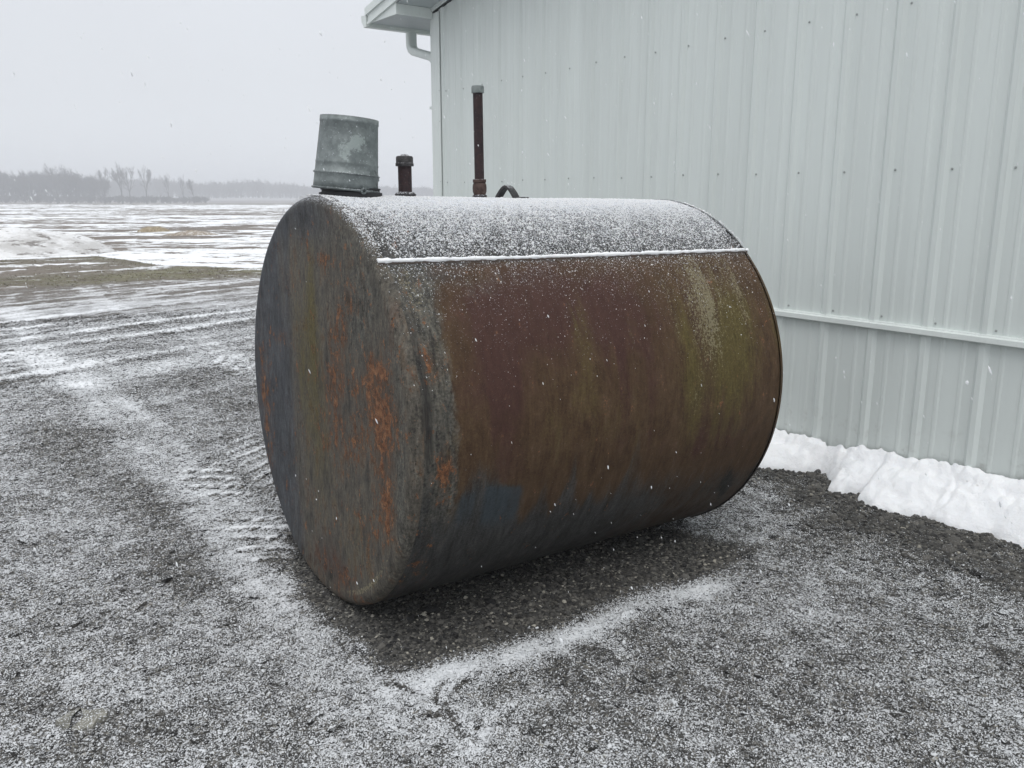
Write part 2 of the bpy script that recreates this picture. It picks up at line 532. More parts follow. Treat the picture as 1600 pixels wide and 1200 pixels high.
    d1 = smooth(200, 60, r)
    fs = 0.54 + 1.7 * (f1 - 0.5) + 1.7 * (f2 - 0.5) + 1.3 * (f3 - 0.5) + 0.9 * (fbm(a_ * 1.6, c_ * 2.4, 64, 3) - 0.5)
    fs += 0.62 * smooth(60, 26, r)
    for yy, w_ in ((28.0, .16), (30.7, .22), (34.0, .32), (38.2, .3), (43.5, .42)):
        cy = c_ - (yy * 0.99) - 1.0 * (fbm(a_ * 0.12, a_ * 0 + yy, 70) - 0.5)
        fs -= 1.35 * gauss(cy, w_ * (0.4 + 1.2 * fbm(a_ * 1.1, c_ * 0.5, 71))) * smooth(0.34, 0.50, fbm(a_ * 0.12, a_ * 0 + yy * 3, 72))
    fs = np.where(r > 205, fs - 1.4 * smooth(205, 232, r) + 0.5 * smooth(0.5, .62, fbm(a_ * 0.01, c_ * 0.05, 73)), fs)
    lead = smooth(v1 + 1.6, v1 + 0.2, y) * fld
    fs = fs + 0.9 * lead
    snow = snow * (1 - fld) + fs * fld
    straw = gauss(np.hypot((x - 10.15), (y - 43.4) * 0.8), 0.9) * 0
    soil = np.maximum(fld, verge * (1 - 0.55 * green))
    soil = np.maximum(soil, 0.55 * smooth(11.5, 16.5, y + 0.8 * (n1 - 0.5)) * (1 - fld))
    return np.clip(snow, -0.4, 1.4), green, soil, under

def ground_height(x, y, snow=None):
    r = np.hypot(x, y)
    z = 0.020 * (fbm(x * 0.6, y * 0.6, 81, 3) - 0.5) + 0.012 * (fbm(x * 3.5, y * 3.5, 82, 3) - 0.5)
    gain, rut = bands(x, y)
    z = z - 0.010 * rut
    ch, chz = chevrons(x, y)
    z = z + 0.010 * ch * smooth(12, 6, r)
    for a in ARCS:
        d = polydist(x, y, a)
        z = z - 0.004 * gauss(d, 0.014) + 0.004 * gauss(d - 0.04, 0.025)
    z = z + smooth(5, 9, r) * smooth(32, 20, r) * (0.030 * (fbm((x * .955 + y * .3) * 1.2, (-x * .3 + y * .955) * 6, 86, 3) - 0.5) + 0.022 * (fbm(x * 9, y * 9, 87, 2) - 0.5))
    z = z + 0.013 * (fbm(x * 14, y * 14, 88, 3) - 0.5) * smooth(14, 9, r) + 0.012 * lanes(x, y)
    # flat where tank and wall stand
    flat = smooth(0.35, 0.0, np.maximum(np.abs((x - TX) * AX[0] - TL / 2) - TL / 2, 0)) * smooth(0.7, 0.4, np.abs(y - TY))
    z = z * (1 - 0.7 * flat) - 0.004 * flat
    fld = smooth(17, 28, y)
    a_ = x * ROW[0] + y * ROW[1]; c_ = x * CRS[0] + y * CRS[1]
    z = z + fld * (0.10 * (fbm(a_ * 0.05, c_ * 0.35, 83, 3) - 0.5) + 0.05 * (fbm(a_ * 0.3, c_ * 1.2, 84, 3) - 0.5))
    z = z + 0.25 * smooth(60, 190, r) * np.exp(-((np.degrees(np.arctan2(x, y)) - 2) / 7) ** 2) - 1.0 * smooth(200, 420, r)
    return z

def build_ground():
    rs = np.concatenate([[0.02], np.geomspace(0.3, 1.3, 14)[:-1], np.geomspace(1.3, 32, 500)[:-1], np.geomspace(32, 260, 130)[:-1], np.geomspace(260, 4000, 36)])
    az = np.concatenate([np.arange(-14, 72, 0.13), np.arange(72, 346, 4.0)])
    R_, A_ = np.meshgrid(rs, np.radians(az), indexing='ij')
    x = (R_ * np.sin(A_)).ravel(); y = (R_ * np.cos(A_)).ravel()
    snow, green, soil, under = ground_masks(x, y)
    z = ground_height(x, y)
    quads = grid_quads(len(rs), len(az), wrap_v=True)
    m = new_mat('ground', rough=0.9, spec=0.25)
    n = N(m)
    P = n.coord('Object')
    s_at = n.attr('snow'); g_at = n.attr('green'); so_at = n.attr('soil'); un = n.attr('under')
    cell = n.voronoi(P, 95, out='Color'); dist = n.voronoi(P, 95, out='Distance')
    cellv = n.sep(cell, 0); cellu = n.sep(cell, 1)
    stone = n.ramp(cellv, [(0.0, (0.016, 0.016, 0.017)), (0.55, (0.072, 0.070, 0.065)), (0.85, (0.145, 0.138, 0.124)), (1.0, (0.26, 0.25, 0.22))])
    stone = n.mix(n.ss(n.noise(P, 2.3, 4), 0.5, 0.75, 0, 0.4), stone, (0.050, 0.043, 0.034))
    mudn = n.noise(P, 14, 5, 0.65)
    soilc = n.ramp(mudn, [(0.3, (0.085, 0.070, 0.058)), (0.55, (0.15, 0.125, 0.10)), (0.75, (0.25, 0.21, 0.165))])
    soilc2 = n.mix(n.ss(n.noise(P, 0.05, 3), 0.4, 0.6, 0, 0.5), soilc, (0.17, 0.145, 0.12))
    grassc = n.ramp(n.math('ADD', n.math('MULTIPLY', n.noise(P, 9, 5, 0.7), 0.5), n.math('MULTIPLY', n.noise(P, 0.9, 5, 0.65), 0.5)), [(0.36, (0.070, 0.058, 0.042)), (0.46, (0.115, 0.095, 0.066)), (0.53, (0.125, 0.122, 0.060)), (0.62, (0.22, 0.195, 0.14))])
    base = n.mix(so_at, stone, soilc2)
    base = n.mix(g_at, base, grassc)
    # snow: sprinkled grains whose density follows the cover, closing up to a sheet
    hf = n.noise(P, 120, 3, 0.65)
    mf = n.noise(P, 38, 3, 0.6)
    v = n.math('ADD', n.math('MULTIPLY', hf, 0.62), n.math('MULTIPLY', mf, 0.38))
    lf = n.noise(P, 5, 4, 0.6)
    v = n.math('ADD', v, n.math('MULTIPLY', n.math('SUBTRACT', lf, 0.5), 0.10))
    # threshold goes from .68 (none) to .30 (all)
    th = n.lin(s_at, 0.0, 1.0, 0.625, 0.39)
    FS = n.mapping(n.mapping(P, rot=(0, 0, -0.305)), (1.3, 5.0, 1))
    strk = n.noise(FS, 3.2, 8, 0.78)
    dist_ = n.math('LENGTH', 0) if False else n.sep(P, 1)
    v = n.math('ADD', v, n.math('MULTIPLY', n.math('SUBTRACT', strk, 0.5), n.ss(dist_, 4.0, 11.0, 0.05, 0.75)))
    fac = n.ss(v, n.math('SUBTRACT', th, 0.035), n.math('ADD', th, 0.045))
    FR = n.mapping(n.mapping(P, rot=(0, 0, 0.626)), (1.3, 1.6, 1))
    fieldn = n.noise(FR, 1.3, 8, 0.74)
    th2 = n.lin(s_at, 0.0, 1.0, 0.66, 0.34)
    fac2 = n.ss(fieldn, n.math('SUBTRACT', th2, 0.03), n.math('ADD', th2, 0.03))
    fac = n.mix(n.math('MULTIPLY', so_at, 0.8), fac, fac2)
    snowc = n.mix(n.noise(P, 3, 3), (0.76, 0.78, 0.80), (0.86, 0.875, 0.89))
    thin = n.mix(n.math('MAXIMUM', n.math('MAXIMUM', so_at, g_at), n.ss(s_at, 0.62, 1.05, 0, 0.7)), (0.53, 0.54, 0.555), snowc)
    colr = n.mix(fac, base, thin)
    n.set('Base Color', colr)
    h = n.math('ADD', n.math('MULTIPLY', n.math('SUBTRACT', 1.0, dist), 0.5), n.math('MULTIPLY', fac, 0.3))
    nrm = n.bump(h, 0.008, 0.8)
    n.link(nrm, n.b.inputs['Normal'])
    n.set('Roughness', n.mix(fac, (0.85, 0.85, 0.85), (0.95, 0.95, 0.95)))
    o = np_mesh('ground', np.stack([x, y, z], 1), quads, m, attrs={'snow': snow, 'green': green, 'soil': soil, 'under': under})
    o['kind'] = 'structure'
    return o
build_ground()

# ================================================================== THE BARN
def paint_mat(name, col, rough=0.45):
    m = new_mat(name, col, rough, 0.0, 0.4)
    n = N(m)
    P = n.coord('Object')
    v = n.mapping(P, (1, 3.0, 0.15))
    a = n.noise(v, 2.0, 5, 0.6)
    b = n.noise(n.mapping(P, (6, 14, 0.5)), 3.0, 3)
    c = n.mix(n.ss(a, 0.3, 0.75, 0.0, 1.0), tuple(x * 0.95 for x in col), tuple(min(1, x * 1.035) for x in col))
    c = n.mix(n.ss(b, 0.58, 0.72, 0, 0.12), c, (0.36, 0.38, 0.36))
    z = n.sep(P, 2)
    dirt = n.math('MULTIPLY', n.ss(z, 0.55, 0.10), n.ss(n.noise(P, 11, 5, 0.7), 0.52, 0.72, 0, 0.55))
    c = n.mix(dirt, c, (0.26, 0.25, 0.22))
    n.set('Base Color', c)
    n.set('Roughness', n.lin(n.noise(P, 6, 3), 0, 1, rough - 0.06, rough + 0.12))
    wav = n.noise(n.mapping(P, (1, 1.2, 0.35)), 2.2, 2)
    nrm = n.bump(wav, 0.010, 0.16)
    n.link(nrm, n.b.inputs['Normal'])
    return m
M_wall = paint_mat('pale_painted_steel', (0.68, 0.728, 0.704))
M_trim = paint_mat('pale_painted_trim', (0.71, 0.755, 0.73), 0.4)
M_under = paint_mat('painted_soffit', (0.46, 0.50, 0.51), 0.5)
M_screw = new_mat('screw_grey', (0.34, 0.36, 0.35), 0.5, 0.0)
M_roof = new_mat('roof_snow', SNOW, 0.9)

barn = empty('barn', (XW, 1.36, 0))
tag(barn, 'pale green-grey metal barn with ribbed siding, white gutter and a wainscot of shorter panels', 'barn')
def BP(mb, name, mat, **k):
    """a barn part: shapes are given in place and hung on the barn"""
    mb.v = [(x - XW, y - 1.36, z) for x, y, z in mb.v]
    return mb.build(name, mat, barn, **k)

Y_COR, Y_END, Y_RID = 7.36, -4.64, 1.36
SLOPE = 0.20
def wall_top(y): return 3.304 + (Y_RID and (7.312 - max(y, 2 * Y_RID - y)) * SLOPE)
RIB0 = 2.015
def panel_profile(ya, yb):
    pts = set([ya, yb])
    k0 = math.floor((ya - RIB0) / 0.3048) - 1
    prof = []
    for k in range(k0, k0 + 8):
        c = RIB0 + 0.3048 * k
        for dy, off in ((-0.033, 0), (-0.013, 0.015), (0.013, 0.015), (0.033, 0)):
            prof.append((c + dy, off))
        for m_ in (0.094, 0.208):
            for dy, off in ((-0.016, 0), (-0.007, 0.0035), (0.007, 0.0035), (0.016, 0)):
                prof.append((c + m_ + dy, off))
    prof.sort()
    ys = [p[0] for p in prof]; os_ = [p[1] for p in prof]
    out = [(ya, float(np.interp(ya, ys, os_)))] + [p for p in prof if ya < p[0] < yb] + [(yb, float(np.interp(yb, ys, os_)))]
    return out
def siding(name, ya, yb, z0, top, xo):
    prof = panel_profile(ya, yb)
    mb = MB(); vs = []; t = 0.0012
    for y, o in prof: vs.append((XW - xo - o, y, z0))
    for y, o in prof: vs.append((XW - xo - o, y, top(y)))
    n = len(prof)
    # 1 mm sheet: front skin and a back skin joined at the foot
    bk = [(v[0] + t, v[1], v[2]) for v in vs]
    fs = [(i + 1, i, n + i, n + i + 1) for i in range(n - 1)]
    m2 = 2 * n
    fs += [(m2 + i, m2 + i + 1, m2 + n + i + 1, m2 + n + i) for i in range(n - 1)]
    fs += [(i, i + 1, m2 + i + 1, m2 + i) for i in range(n - 1)]
    fs += [(0, m2, m2 + n, n), (n - 1, 2 * n - 1, m2 + 2 * n - 1, m2 + n - 1)]
    mb.add(vs + bk, fs)
    return BP(mb, name, M_wall)
PW = 0.9144
y = RIB0 + 0.3048 * 17 + 0.040
edges = [7.30]
while y > Y_END + 0.4:
    edges.append(y); y -= PW
edges.append(Y_END + 0.01)
for i in range(len(edges) - 1):
    hi, lo = edges[i], edges[i + 1]
    # every second sheet laps 1.5 mm over its neighbour
    siding('wall_panel', lo - 0.012, hi, 0.922, wall_top, 0.001 + (0.0009 if i % 2 else 0))
    siding('wainscot_panel', lo - 0.012, hi, 0.06, lambda y: 0.90, 0.001 + (0.0009 if i % 2 else 0))
# backing wall, other walls
mb = MB()
prof = [(XW + 0.02, Y_COR - 0.02), (XW + 0.02, Y_END + 0.02)]
for (xa, xb) in ((XW + 0.03, XW + 0.15),):
    vs = []
    for x_ in (xa, xb):
        vs += [(x_, Y_COR - 0.01, -0.1), (x_, Y_END + 0.01, -0.1), (x_, Y_END + 0.01, wall_top(Y_END)), (x_, Y_RID, wall_top(Y_RID)), (x_, Y_COR - 0.01, wall_top(Y_COR))]
    mb.add(vs, [(0, 1, 2, 3, 4), (9, 8, 7, 6, 5), (0, 5, 6, 1), (1, 6, 7, 2), (2, 7, 8, 3), (3, 8, 9, 4), (4, 9, 5, 0)])
BP(mb, 'gable_frame', M_under)
def long_wall(ysign, y0):
    mb = MB(); x = XW + 0.02; vs = []; k = 0
    xs = []
    while x < 20.0:
        xs += [(x, 0), (x + 0.02, 0.017), (x + 0.045, 0.017), (x + 0.065, 0)]
        x += 0.3048
    for x_, o in xs: vs.append((x_, y0 + ysign * o, 0.05))
    for x_, o in xs: vs.append((x_, y0 + ysign * o, 3.24))
    n = len(xs)
    mb.add(vs, [(i, i + 1, n + i + 1, n + i) if ysign < 0 else (i + 1, i, n + i, n + i + 1) for i in range(n - 1)])
    BP(mb, 'side_wall', M_wall)
long_wall(1, Y_COR - 0.01); long_wall(-1, Y_END + 0.01)
mb = MB(); mb.box((19.9, Y_END + 0.03, -0.1), (20.0, Y_COR - 0.03, 3.24)); BP(mb, 'rear_wall', M_wall)

# corner trim with its raised edge
mb = MB()
ty = 7.215
mb.prism([(XW - 0.024, Y_COR + 0.002), (XW - 0.024, ty + 0.012), (XW - 0.030, ty + 0.009), (XW - 0.030, ty), (XW - 0.021, ty), (XW - 0.021, ty + 0.004), (XW - 0.0215, Y_COR - 0.004),
          (XW + 0.13, Y_COR - 0.004 + 0.02), (XW + 0.13, Y_COR + 0.022), (XW - 0.024, Y_COR + 0.022)][::-1],
         lambda p, t: (p[0], p[1], t), 0.05, 3.30)
BP(mb, 'corner_trim', M_trim)
# flashing between upper siding and wainscot, two lengths that meet in a lap
def flashing(ya, yb, dx):
    mb = MB()
    prof = [(0.0, 0.938), (-0.022, 0.936), (-0.024, 0.929), (-0.038, 0.924), (-0.040, 0.899), (-0.035, 0.895), (-0.035, 0.902), (0.0, 0.908)]
    mb.prism([(XW + p[0] - dx, p[1]) for p in prof], lambda p, t: (p[0], t, p[1]), ya, yb)
    return BP(mb, 'flashing', M_trim)
flashing(2.595, 7.213, 0.0); flashing(Y_END + 0.02, 2.615, 0.0018)
# foot trim
mb = MB(); mb.box((XW - 0.022, Y_END + 0.02, 0.03), (XW + 0.02, 7.21, 0.07)); BP(mb, 'base_trim', M_trim)
mb = MB(); mb.box((XW - 0.002, Y_END, -0.2), (XW + 0.4, Y_COR, 0.045)); BP(mb, 'footing', new_mat('concrete_grey', (0.3, 0.3, 0.29), 0.9))

# screws: one hex head with washer, copied
sm = MB()
sm.lathe([(0.0062, 0.0), (0.0062, 0.0015), (0.0042, 0.002), (0.0042, 0.0055), (0.0001, 0.006)], 8)
sm.v = [(-z, y, x) for x, y, z in sm.v]
scr0 = sm.build('screw', M_screw, barn)
first = True
def place_screw(x, y, z):
    global first
    o = scr0 if first else scr0.copy()
    if not first: COL.objects.link(o); o.parent = barn
    first = False
    o.location = (x - XW, y - 1.36, z)
for k in range(-5, 18):
    yy = RIB0 + 0.3048 * k - 0.048
    for z_ in (1.752, 2.585):
        if z_ < wall_top(yy) - 0.05 and yy < 7.2:
            place_screw(XW - 0.003, yy + random.uniform(-.003, .003), z_ + random.uniform(-.006, .006))
    if yy < 7.2: place_screw(XW - 0.003, yy + random.uniform(-.003, .003), 0.962 + random.uniform(-.004, .004))
for z_ in (0.5, 1.34, 1.76, 2.32, 2.6): place_screw(XW - 0.024, 7.232, z_)

# eaves: rake overhang, boxed return, fascia, gutter
XR = 3.986                       # front of the rake overhang
YE = 7.865                       # outer edge of the eave soffit
def rk(y, dz=0.0): return 3.300 + (7.312 - y) * SLOPE + dz
mb = MB()       # sloped rake soffit
mb.prism([(7.335, rk(7.335, 0.045)), (7.335, rk(7.335, 0.053)), (Y_RID, rk(Y_RID, 0.053)), (Y_RID, rk(Y_RID, 0.045))], lambda p, t: (t, p[0], p[1]), XR + 0.01, XW + 0.03)
mb.prism([(Y_RID, rk(Y_RID, 0.045)), (Y_RID, rk(Y_RID, 0.053)), (Y_END - 0.5, rk(2 * Y_RID - Y_END + 0.5, 0.053)), (Y_END - 0.5, rk(2 * Y_RID - Y_END + 0.5, 0.045))], lambda p, t: (t, p[0], p[1]), XR + 0.01, XW + 0.03)
BP(mb, 'rake_soffit', M_under)
mb = MB()       # trim where soffit meets wall
mb.prism([(7.318, rk(7.318, 0.012)), (7.318, rk(7.318, 0.044)), (Y_RID, rk(Y_RID, 0.044)), (Y_RID, rk(Y_RID, 0.012))], lambda p, t: (t, p[0], p[1]), XW - 0.048, XW - 0.0305)
BP(mb, 'soffit_trim', M_trim)
mb = MB()       # level eave soffit
mb.box((XR + 0.008, 7.385, 3.252), (20.2, YE, 3.262)); mb.box((XR + 0.008, 7.335, 3.2525), (XW - 0.032, 7.385, 3.2615))
BP(mb, 'eave_soffit', M_under)
mb = MB()       # inner cheek of the boxed return
mb.box((XR + 0.008, 7.322, 3.250), (XW - 0.032, 7.333, rk(7.333, 0.044)))
BP(mb, 'return_cheek', M_trim)
mb = MB()       # triangular end board
mb.prism([(7.320, 3.248), (YE, 3.248), (YE, rk(YE, 0.0) + 0.06), (7.320, rk(7.320, 0.05))], lambda p, t: (t, p[0], p[1]), XR - 0.004, XR + 0.006)
BP(mb, 'return_end_board', M_trim)
def rake_board(name, z0, z1, xa, xb, yo):
    mb = MB()
    mb.prism([(yo, rk(yo, z0)), (yo, rk(yo, z1)), (Y_RID, rk(Y_RID, z1)), (Y_RID, rk(Y_RID, z0))], lambda p, t: (t, p[0], p[1]), xa, xb)
    ye2 = 2 * Y_RID - yo
    mb.prism([(Y_RID, rk(Y_RID, z0)), (Y_RID, rk(Y_RID, z1)), (ye2, rk(yo, z1)), (ye2, rk(yo, z0))], lambda p, t: (t, p[0], p[1]), xa, xb)
    return BP(mb, name, M_trim)
rake_board('rake_fascia', 0.046, 0.150, XR - 0.014, XR - 0.005, YE + 0.005)
rake_board('rake_drip', 0.050, 0.072, XR - 0.022, XR - 0.0145, YE + 0.008)
rake_board('rake_cap', 0.138, 0.205, XR - 0.034, XR - 0.0147, YE + 0.03)
mb = MB()       # eave fascia board behind the gutter
mb.box((XR + 0.001, YE + 0.001, 3.235), (20.2, YE + 0.02, 3.33)); BP(mb, 'eave_fascia', M_trim)
mb = MB()       # roof skin
for sgn in (1, -1):
    yy = lambda v: v if sgn > 0 else 2 * Y_RID - v
    mb.prism([(yy(YE + 0.05), rk(YE + 0.05, 0.165)), (yy(YE + 0.05), rk(YE + 0.05, 0.20)), (Y_RID, rk(Y_RID, 0.20)), (Y_RID, rk(Y_RID, 0.165))], lambda p, t: (t, p[0], p[1]), XR - 0.0142, 20.3)
BP(mb, 'roof', M_roof)
mb = MB()       # gutter: K profile with a closed end
gp = [(YE + 0.021, 3.325), (YE + 0.021, 3.222), (YE + 0.075, 3.218), (YE + 0.088, 3.245), (YE + 0.118, 3.275), (YE + 0.124, 3.330), (YE + 0.112, 3.334), (YE + 0.112, 3.322),
      (YE + 0.119, 3.322), (YE + 0.112, 3.279), (YE + 0.083, 3.250), (YE + 0.071, 3.223), (YE + 0.026, 3.227), (YE + 0.026, 3.325)]
mb.prism(gp, lambda p, t: (t, p[0], p[1]), XR - 0.02, 20.25)
mb.prism([gp[0], gp[1], gp[2], gp[3], gp[4], gp[5]], lambda p, t: (t, p[0], p[1]), XR - 0.0265, XR - 0.0205)
BP(mb, 'gutter', M_trim)
def rect_tube(pts, w, d, up):
    """rounded rectangular pipe through pts, w along x"""
    mb = MB(); n = len(pts); P = [np.array(p, float) for p in pts]
    prof = []
    for k in range(16):
        a = 2 * pi * k / 16
        ca, sa = cos(a), sin(a)
        prof.append((w / 2 * np.sign(ca) * abs(ca) ** 0.45, d / 2 * np.sign(sa) * abs(sa) ** 0.45))
    vs = []
    for i, p in enumerate(P):
        t = P[min(i + 1, n - 1)] - P[max(i - 1, 0)]; t /= np.linalg.norm(t)
        u = np.array([1.0, 0, 0]); v = np.cross(t, u)
        for a, b in prof: vs.append(tuple(p + a * u + b * v))
    fs = [(i * 16 + k, i * 16 + (k + 1) % 16, (i + 1) * 16 + (k + 1) % 16, (i + 1) * 16 + k) for i in range(n - 1) for k in range(16)]
    fs += [tuple(range(15, -1, -1)), tuple((n - 1) * 16 + k for k in range(16))]
    mb.add(vs, fs)
    return mb
xd = 4.475
path = [(xd, 7.925, 3.222), (xd, 7.925, 3.13), (xd, 7.918, 3.09), (xd, 7.895, 3.058), (xd, 7.855, 3.035), (xd, 7.52, 2.945), (xd, 7.465, 2.915), (xd, 7.44, 2.875), (xd, 7.428, 2.82), (xd, 7.428, 0.25), (xd, 7.45, 0.17), (xd, 7.50, 0.13), (xd, 7.68, 0.09)]
BP(rect_tube(path, 0.10, 0.078, None), 'downspout', M_trim, smooth_=True)
for z_ in (1.05, 2.45):
    mb = MB(); mb.box((xd - 0.07, Y_COR + 0.013, z_), (xd + 0.07, 7.4725, z_ + 0.025)); BP(mb, 'downspout_strap', M_trim)

# ================================================================== SNOW ALONG THE WALL
def snow_mat(name, dirty=0.0):
    m = new_mat(name, SNOW, 0.85, 0, 0.2)
    n = N(m); P = n.coord('Object')
    c = n.mix(n.ss(n.noise(P, 4, 4), 0.35, 0.7), (0.86, 0.87, 0.885), (0.92, 0.925, 0.935))
    c = n.mix(n.ss(n.noise(P, 7, 6, 0.75), 0.66, 0.72, 0, 0.5), c, (0.45, 0.43, 0.40))
    if dirty:
        c = n.mix(0.8, c, (0.66, 0.66, 0.655))
        d = n.ss(n.noise(n.mapping(P, (0.6, 0.6, 1.6)), 1.3, 6, 0.7), 0.42, 0.62, 0, dirty)
        c = n.mix(d, c, (0.40, 0.39, 0.375))
        d2 = n.ss(n.noise(n.mapping(P, (0.5, 0.5, 2.5)), 3.0, 6, 0.75), 0.53, 0.60, 0, 0.9)
        c = n.mix(d2, c, (0.16, 0.145, 0.13))
    n.set('Base Color', c)
    h = n.math('ADD', n.noise(P, 22, 5, 0.6), n.math('MULTIPLY', n.noise(P, 140, 2), 0.18))
    n.link(n.bump(h, 0.02, 0.55), n.b.inputs['Normal'])
    n.set('Subsurface Weight', 0.15)
    n.b.inputs['Subsurface Radius'].default_value = (0.03, 0.035, 0.04)
    return m
M_snow = snow_mat('old_snow')
ys = np.concatenate([np.arange(-4.8, 0.8, 0.04), np.arange(0.8, 3.6, 0.009), np.arange(3.6, 8.0, 0.04)])
xs = np.concatenate([np.arange(3.84, 4.385, 0.009), [4.385]])
Yg, Xg = np.meshgrid(ys, xs, indexing='ij')
ex = edge_x(Yg) + 0.05 * (fbm(Yg * 9, Xg * 9, 90, 3) - 0.5)
ex = ex + 0.5 * smooth(7.5, 7.9, Yg)
d = Xg - ex
W = 4.40 - ex
prof = np.where(d > 0, 1 - np.exp(-np.maximum(d, 0) / 0.030), 0)
lump = fbm(Yg * 9, Xg * 9, 91, 3); lump2 = fbm(Yg * 3.2, Xg * 4, 92, 3); lump3 = 1 - 2 * np.abs(fbm(Yg * 14, Xg * 14, 95, 2) - 0.5)
rise = np.interp(Yg, [1.2, 2.2, 3.0, 4.0], [0.185, 0.16, 0.105, 0.10])
fr = np.clip(d / np.maximum(4.385 - ex, 0.02), 0, 1)
z = prof * (0.030 + rise * 1.12 * fr ** 0.85 + 0.034 * (lump - 0.45) * smooth(0, .08, d) + 0.035 * (lump2 - 0.5) + 0.022 * (lump3 - 0.75) * smooth(0.02, .08, d) + (0.020 + 0.018 * smooth(0.14, 0.0, 4.385 - Xg)) * (fbm(Yg * 26, Xg * 26, 96, 3) - 0.5) - 0.016 * gauss(fbm(Yg * 5, Xg * 5, 97, 2) - 0.5, 0.03) * smooth(0.05, .12, d))
z += prof * 0.035 * smooth(0.05, 0.0, 4.385 - Xg - 0.05 * lump) * 0.6
z = np.where(d > 0, np.maximum(z, prof * 0.012), 0)
z = z - 0.03 * smooth(0.004, -0.01, d)
# crumbs at the lip lean outwards
Xo = Xg - 0.020 * prof * gauss(d - 0.02, 0.03) * (lump * 1.6)
o = np_mesh('snow_bank', np.stack([Xo.ravel(), Yg.ravel(), z.ravel()], 1), grid_quads(len(ys), len(xs))[:, ::-1], M_snow)
tag(o, 'lumpy white snow lying along the foot of the metal wall, right of the tank', 'snow bank')

# ================================================================== SNOW HEAP AND STRAW IN THE FIELD
M_dsnow = snow_mat('dirty_snow', 0.75)
def heap(name, cx, cy, lx, ly, h, rotz, mat, seed, nx=90, ny=46, rag=0.3, pw=1.0):
    u = np.linspace(-1.25, 1.25, nx); v = np.linspace(-1.25, 1.25, ny)
    U_, V_ = np.meshgrid(u, v, indexing='ij')
    r = np.hypot(U_, V_) + rag * (fbm(U_ * 1.8 + 5, V_ * 1.8, seed, 4) - 0.5)
    z = h * np.clip(1 - r ** 2.2, -0.2, 1) ** 1.0 if False else h * np.clip(1 - np.clip(r, 0, 2) ** 2.0, -0.25, 1)
    z = z * (0.75 + 0.5 * fbm(U_ * 2.2, V_ * 2.2, seed + 1, 3)) + h * 0.18 * (fbm(U_ * lx * 1.6, V_ * ly * 1.6, seed + 2, 4) - 0.5) * (r < 1)
    z = np.where(r >= 1, np.minimum(z, -0.03), z)
    x = U_ * lx; y = V_ * ly
    o = np_mesh(name, np.stack([x.ravel(), y.ravel(), z.ravel()], 1), grid_quads(nx, ny), mat)
    o.location = (cx, cy, float(ground_height(np.array([cx]), np.array([cy]))[0])); o.rotation_euler = (0, 0, rotz)
    return o
o = heap('snow_heap', 1.2, 28.9, 4.5, 2.3, 0.80, -0.03, M_dsnow, 101, 130, 66)
tag(o, 'long heap of ploughed dirty snow at the edge of the field, far left', 'snow heap')
m = new_mat('straw', (0.36, 0.28, 0.17), 0.9); n = N(m); P = n.coord('Object')
n.set('Base Color', n.ramp(n.noise(P, 9, 6, 0.8), [(0.35, (0.12, 0.095, 0.06)), (0.5, (0.25, 0.195, 0.11)), (0.7, (0.50, 0.46, 0.38))]))
o = heap('straw_mound', 10.15, 43.4, 0.78, 0.6, 0.26, 0.2, m, 111, 50, 40); tag(o, 'small tan straw mound showing through the field snow, the taller left one', 'straw mound')
m2 = new_mat('straw_snowy', (0.36, 0.3, 0.22), 0.9); n = N(m2); P = n.coord('Object')
n.set('Base Color', n.ramp(n.noise(P, 7, 6, 0.8), [(0.38, (0.15, 0.12, 0.09)), (0.5, (0.28, 0.23, 0.17)), (0.66, (0.68, 0.68, 0.68))]))
o = heap('straw_mound', 10.4, 38.2, 1.15, 0.7, 0.17, -0.3, m2, 121, 50, 40); tag(o, 'lower, flatter, half snow-covered straw mound just right of and nearer than the tan one', 'straw mound')

# ================================================================== THE TANK
tank = empty('oil_tank', (TX, TY, -0.006), (0, -T_PITCH, T_YAW))
tag(tank, 'large rusty cylindrical steel fuel tank lying on the gravel, dusted with snow on top', 'fuel tank')

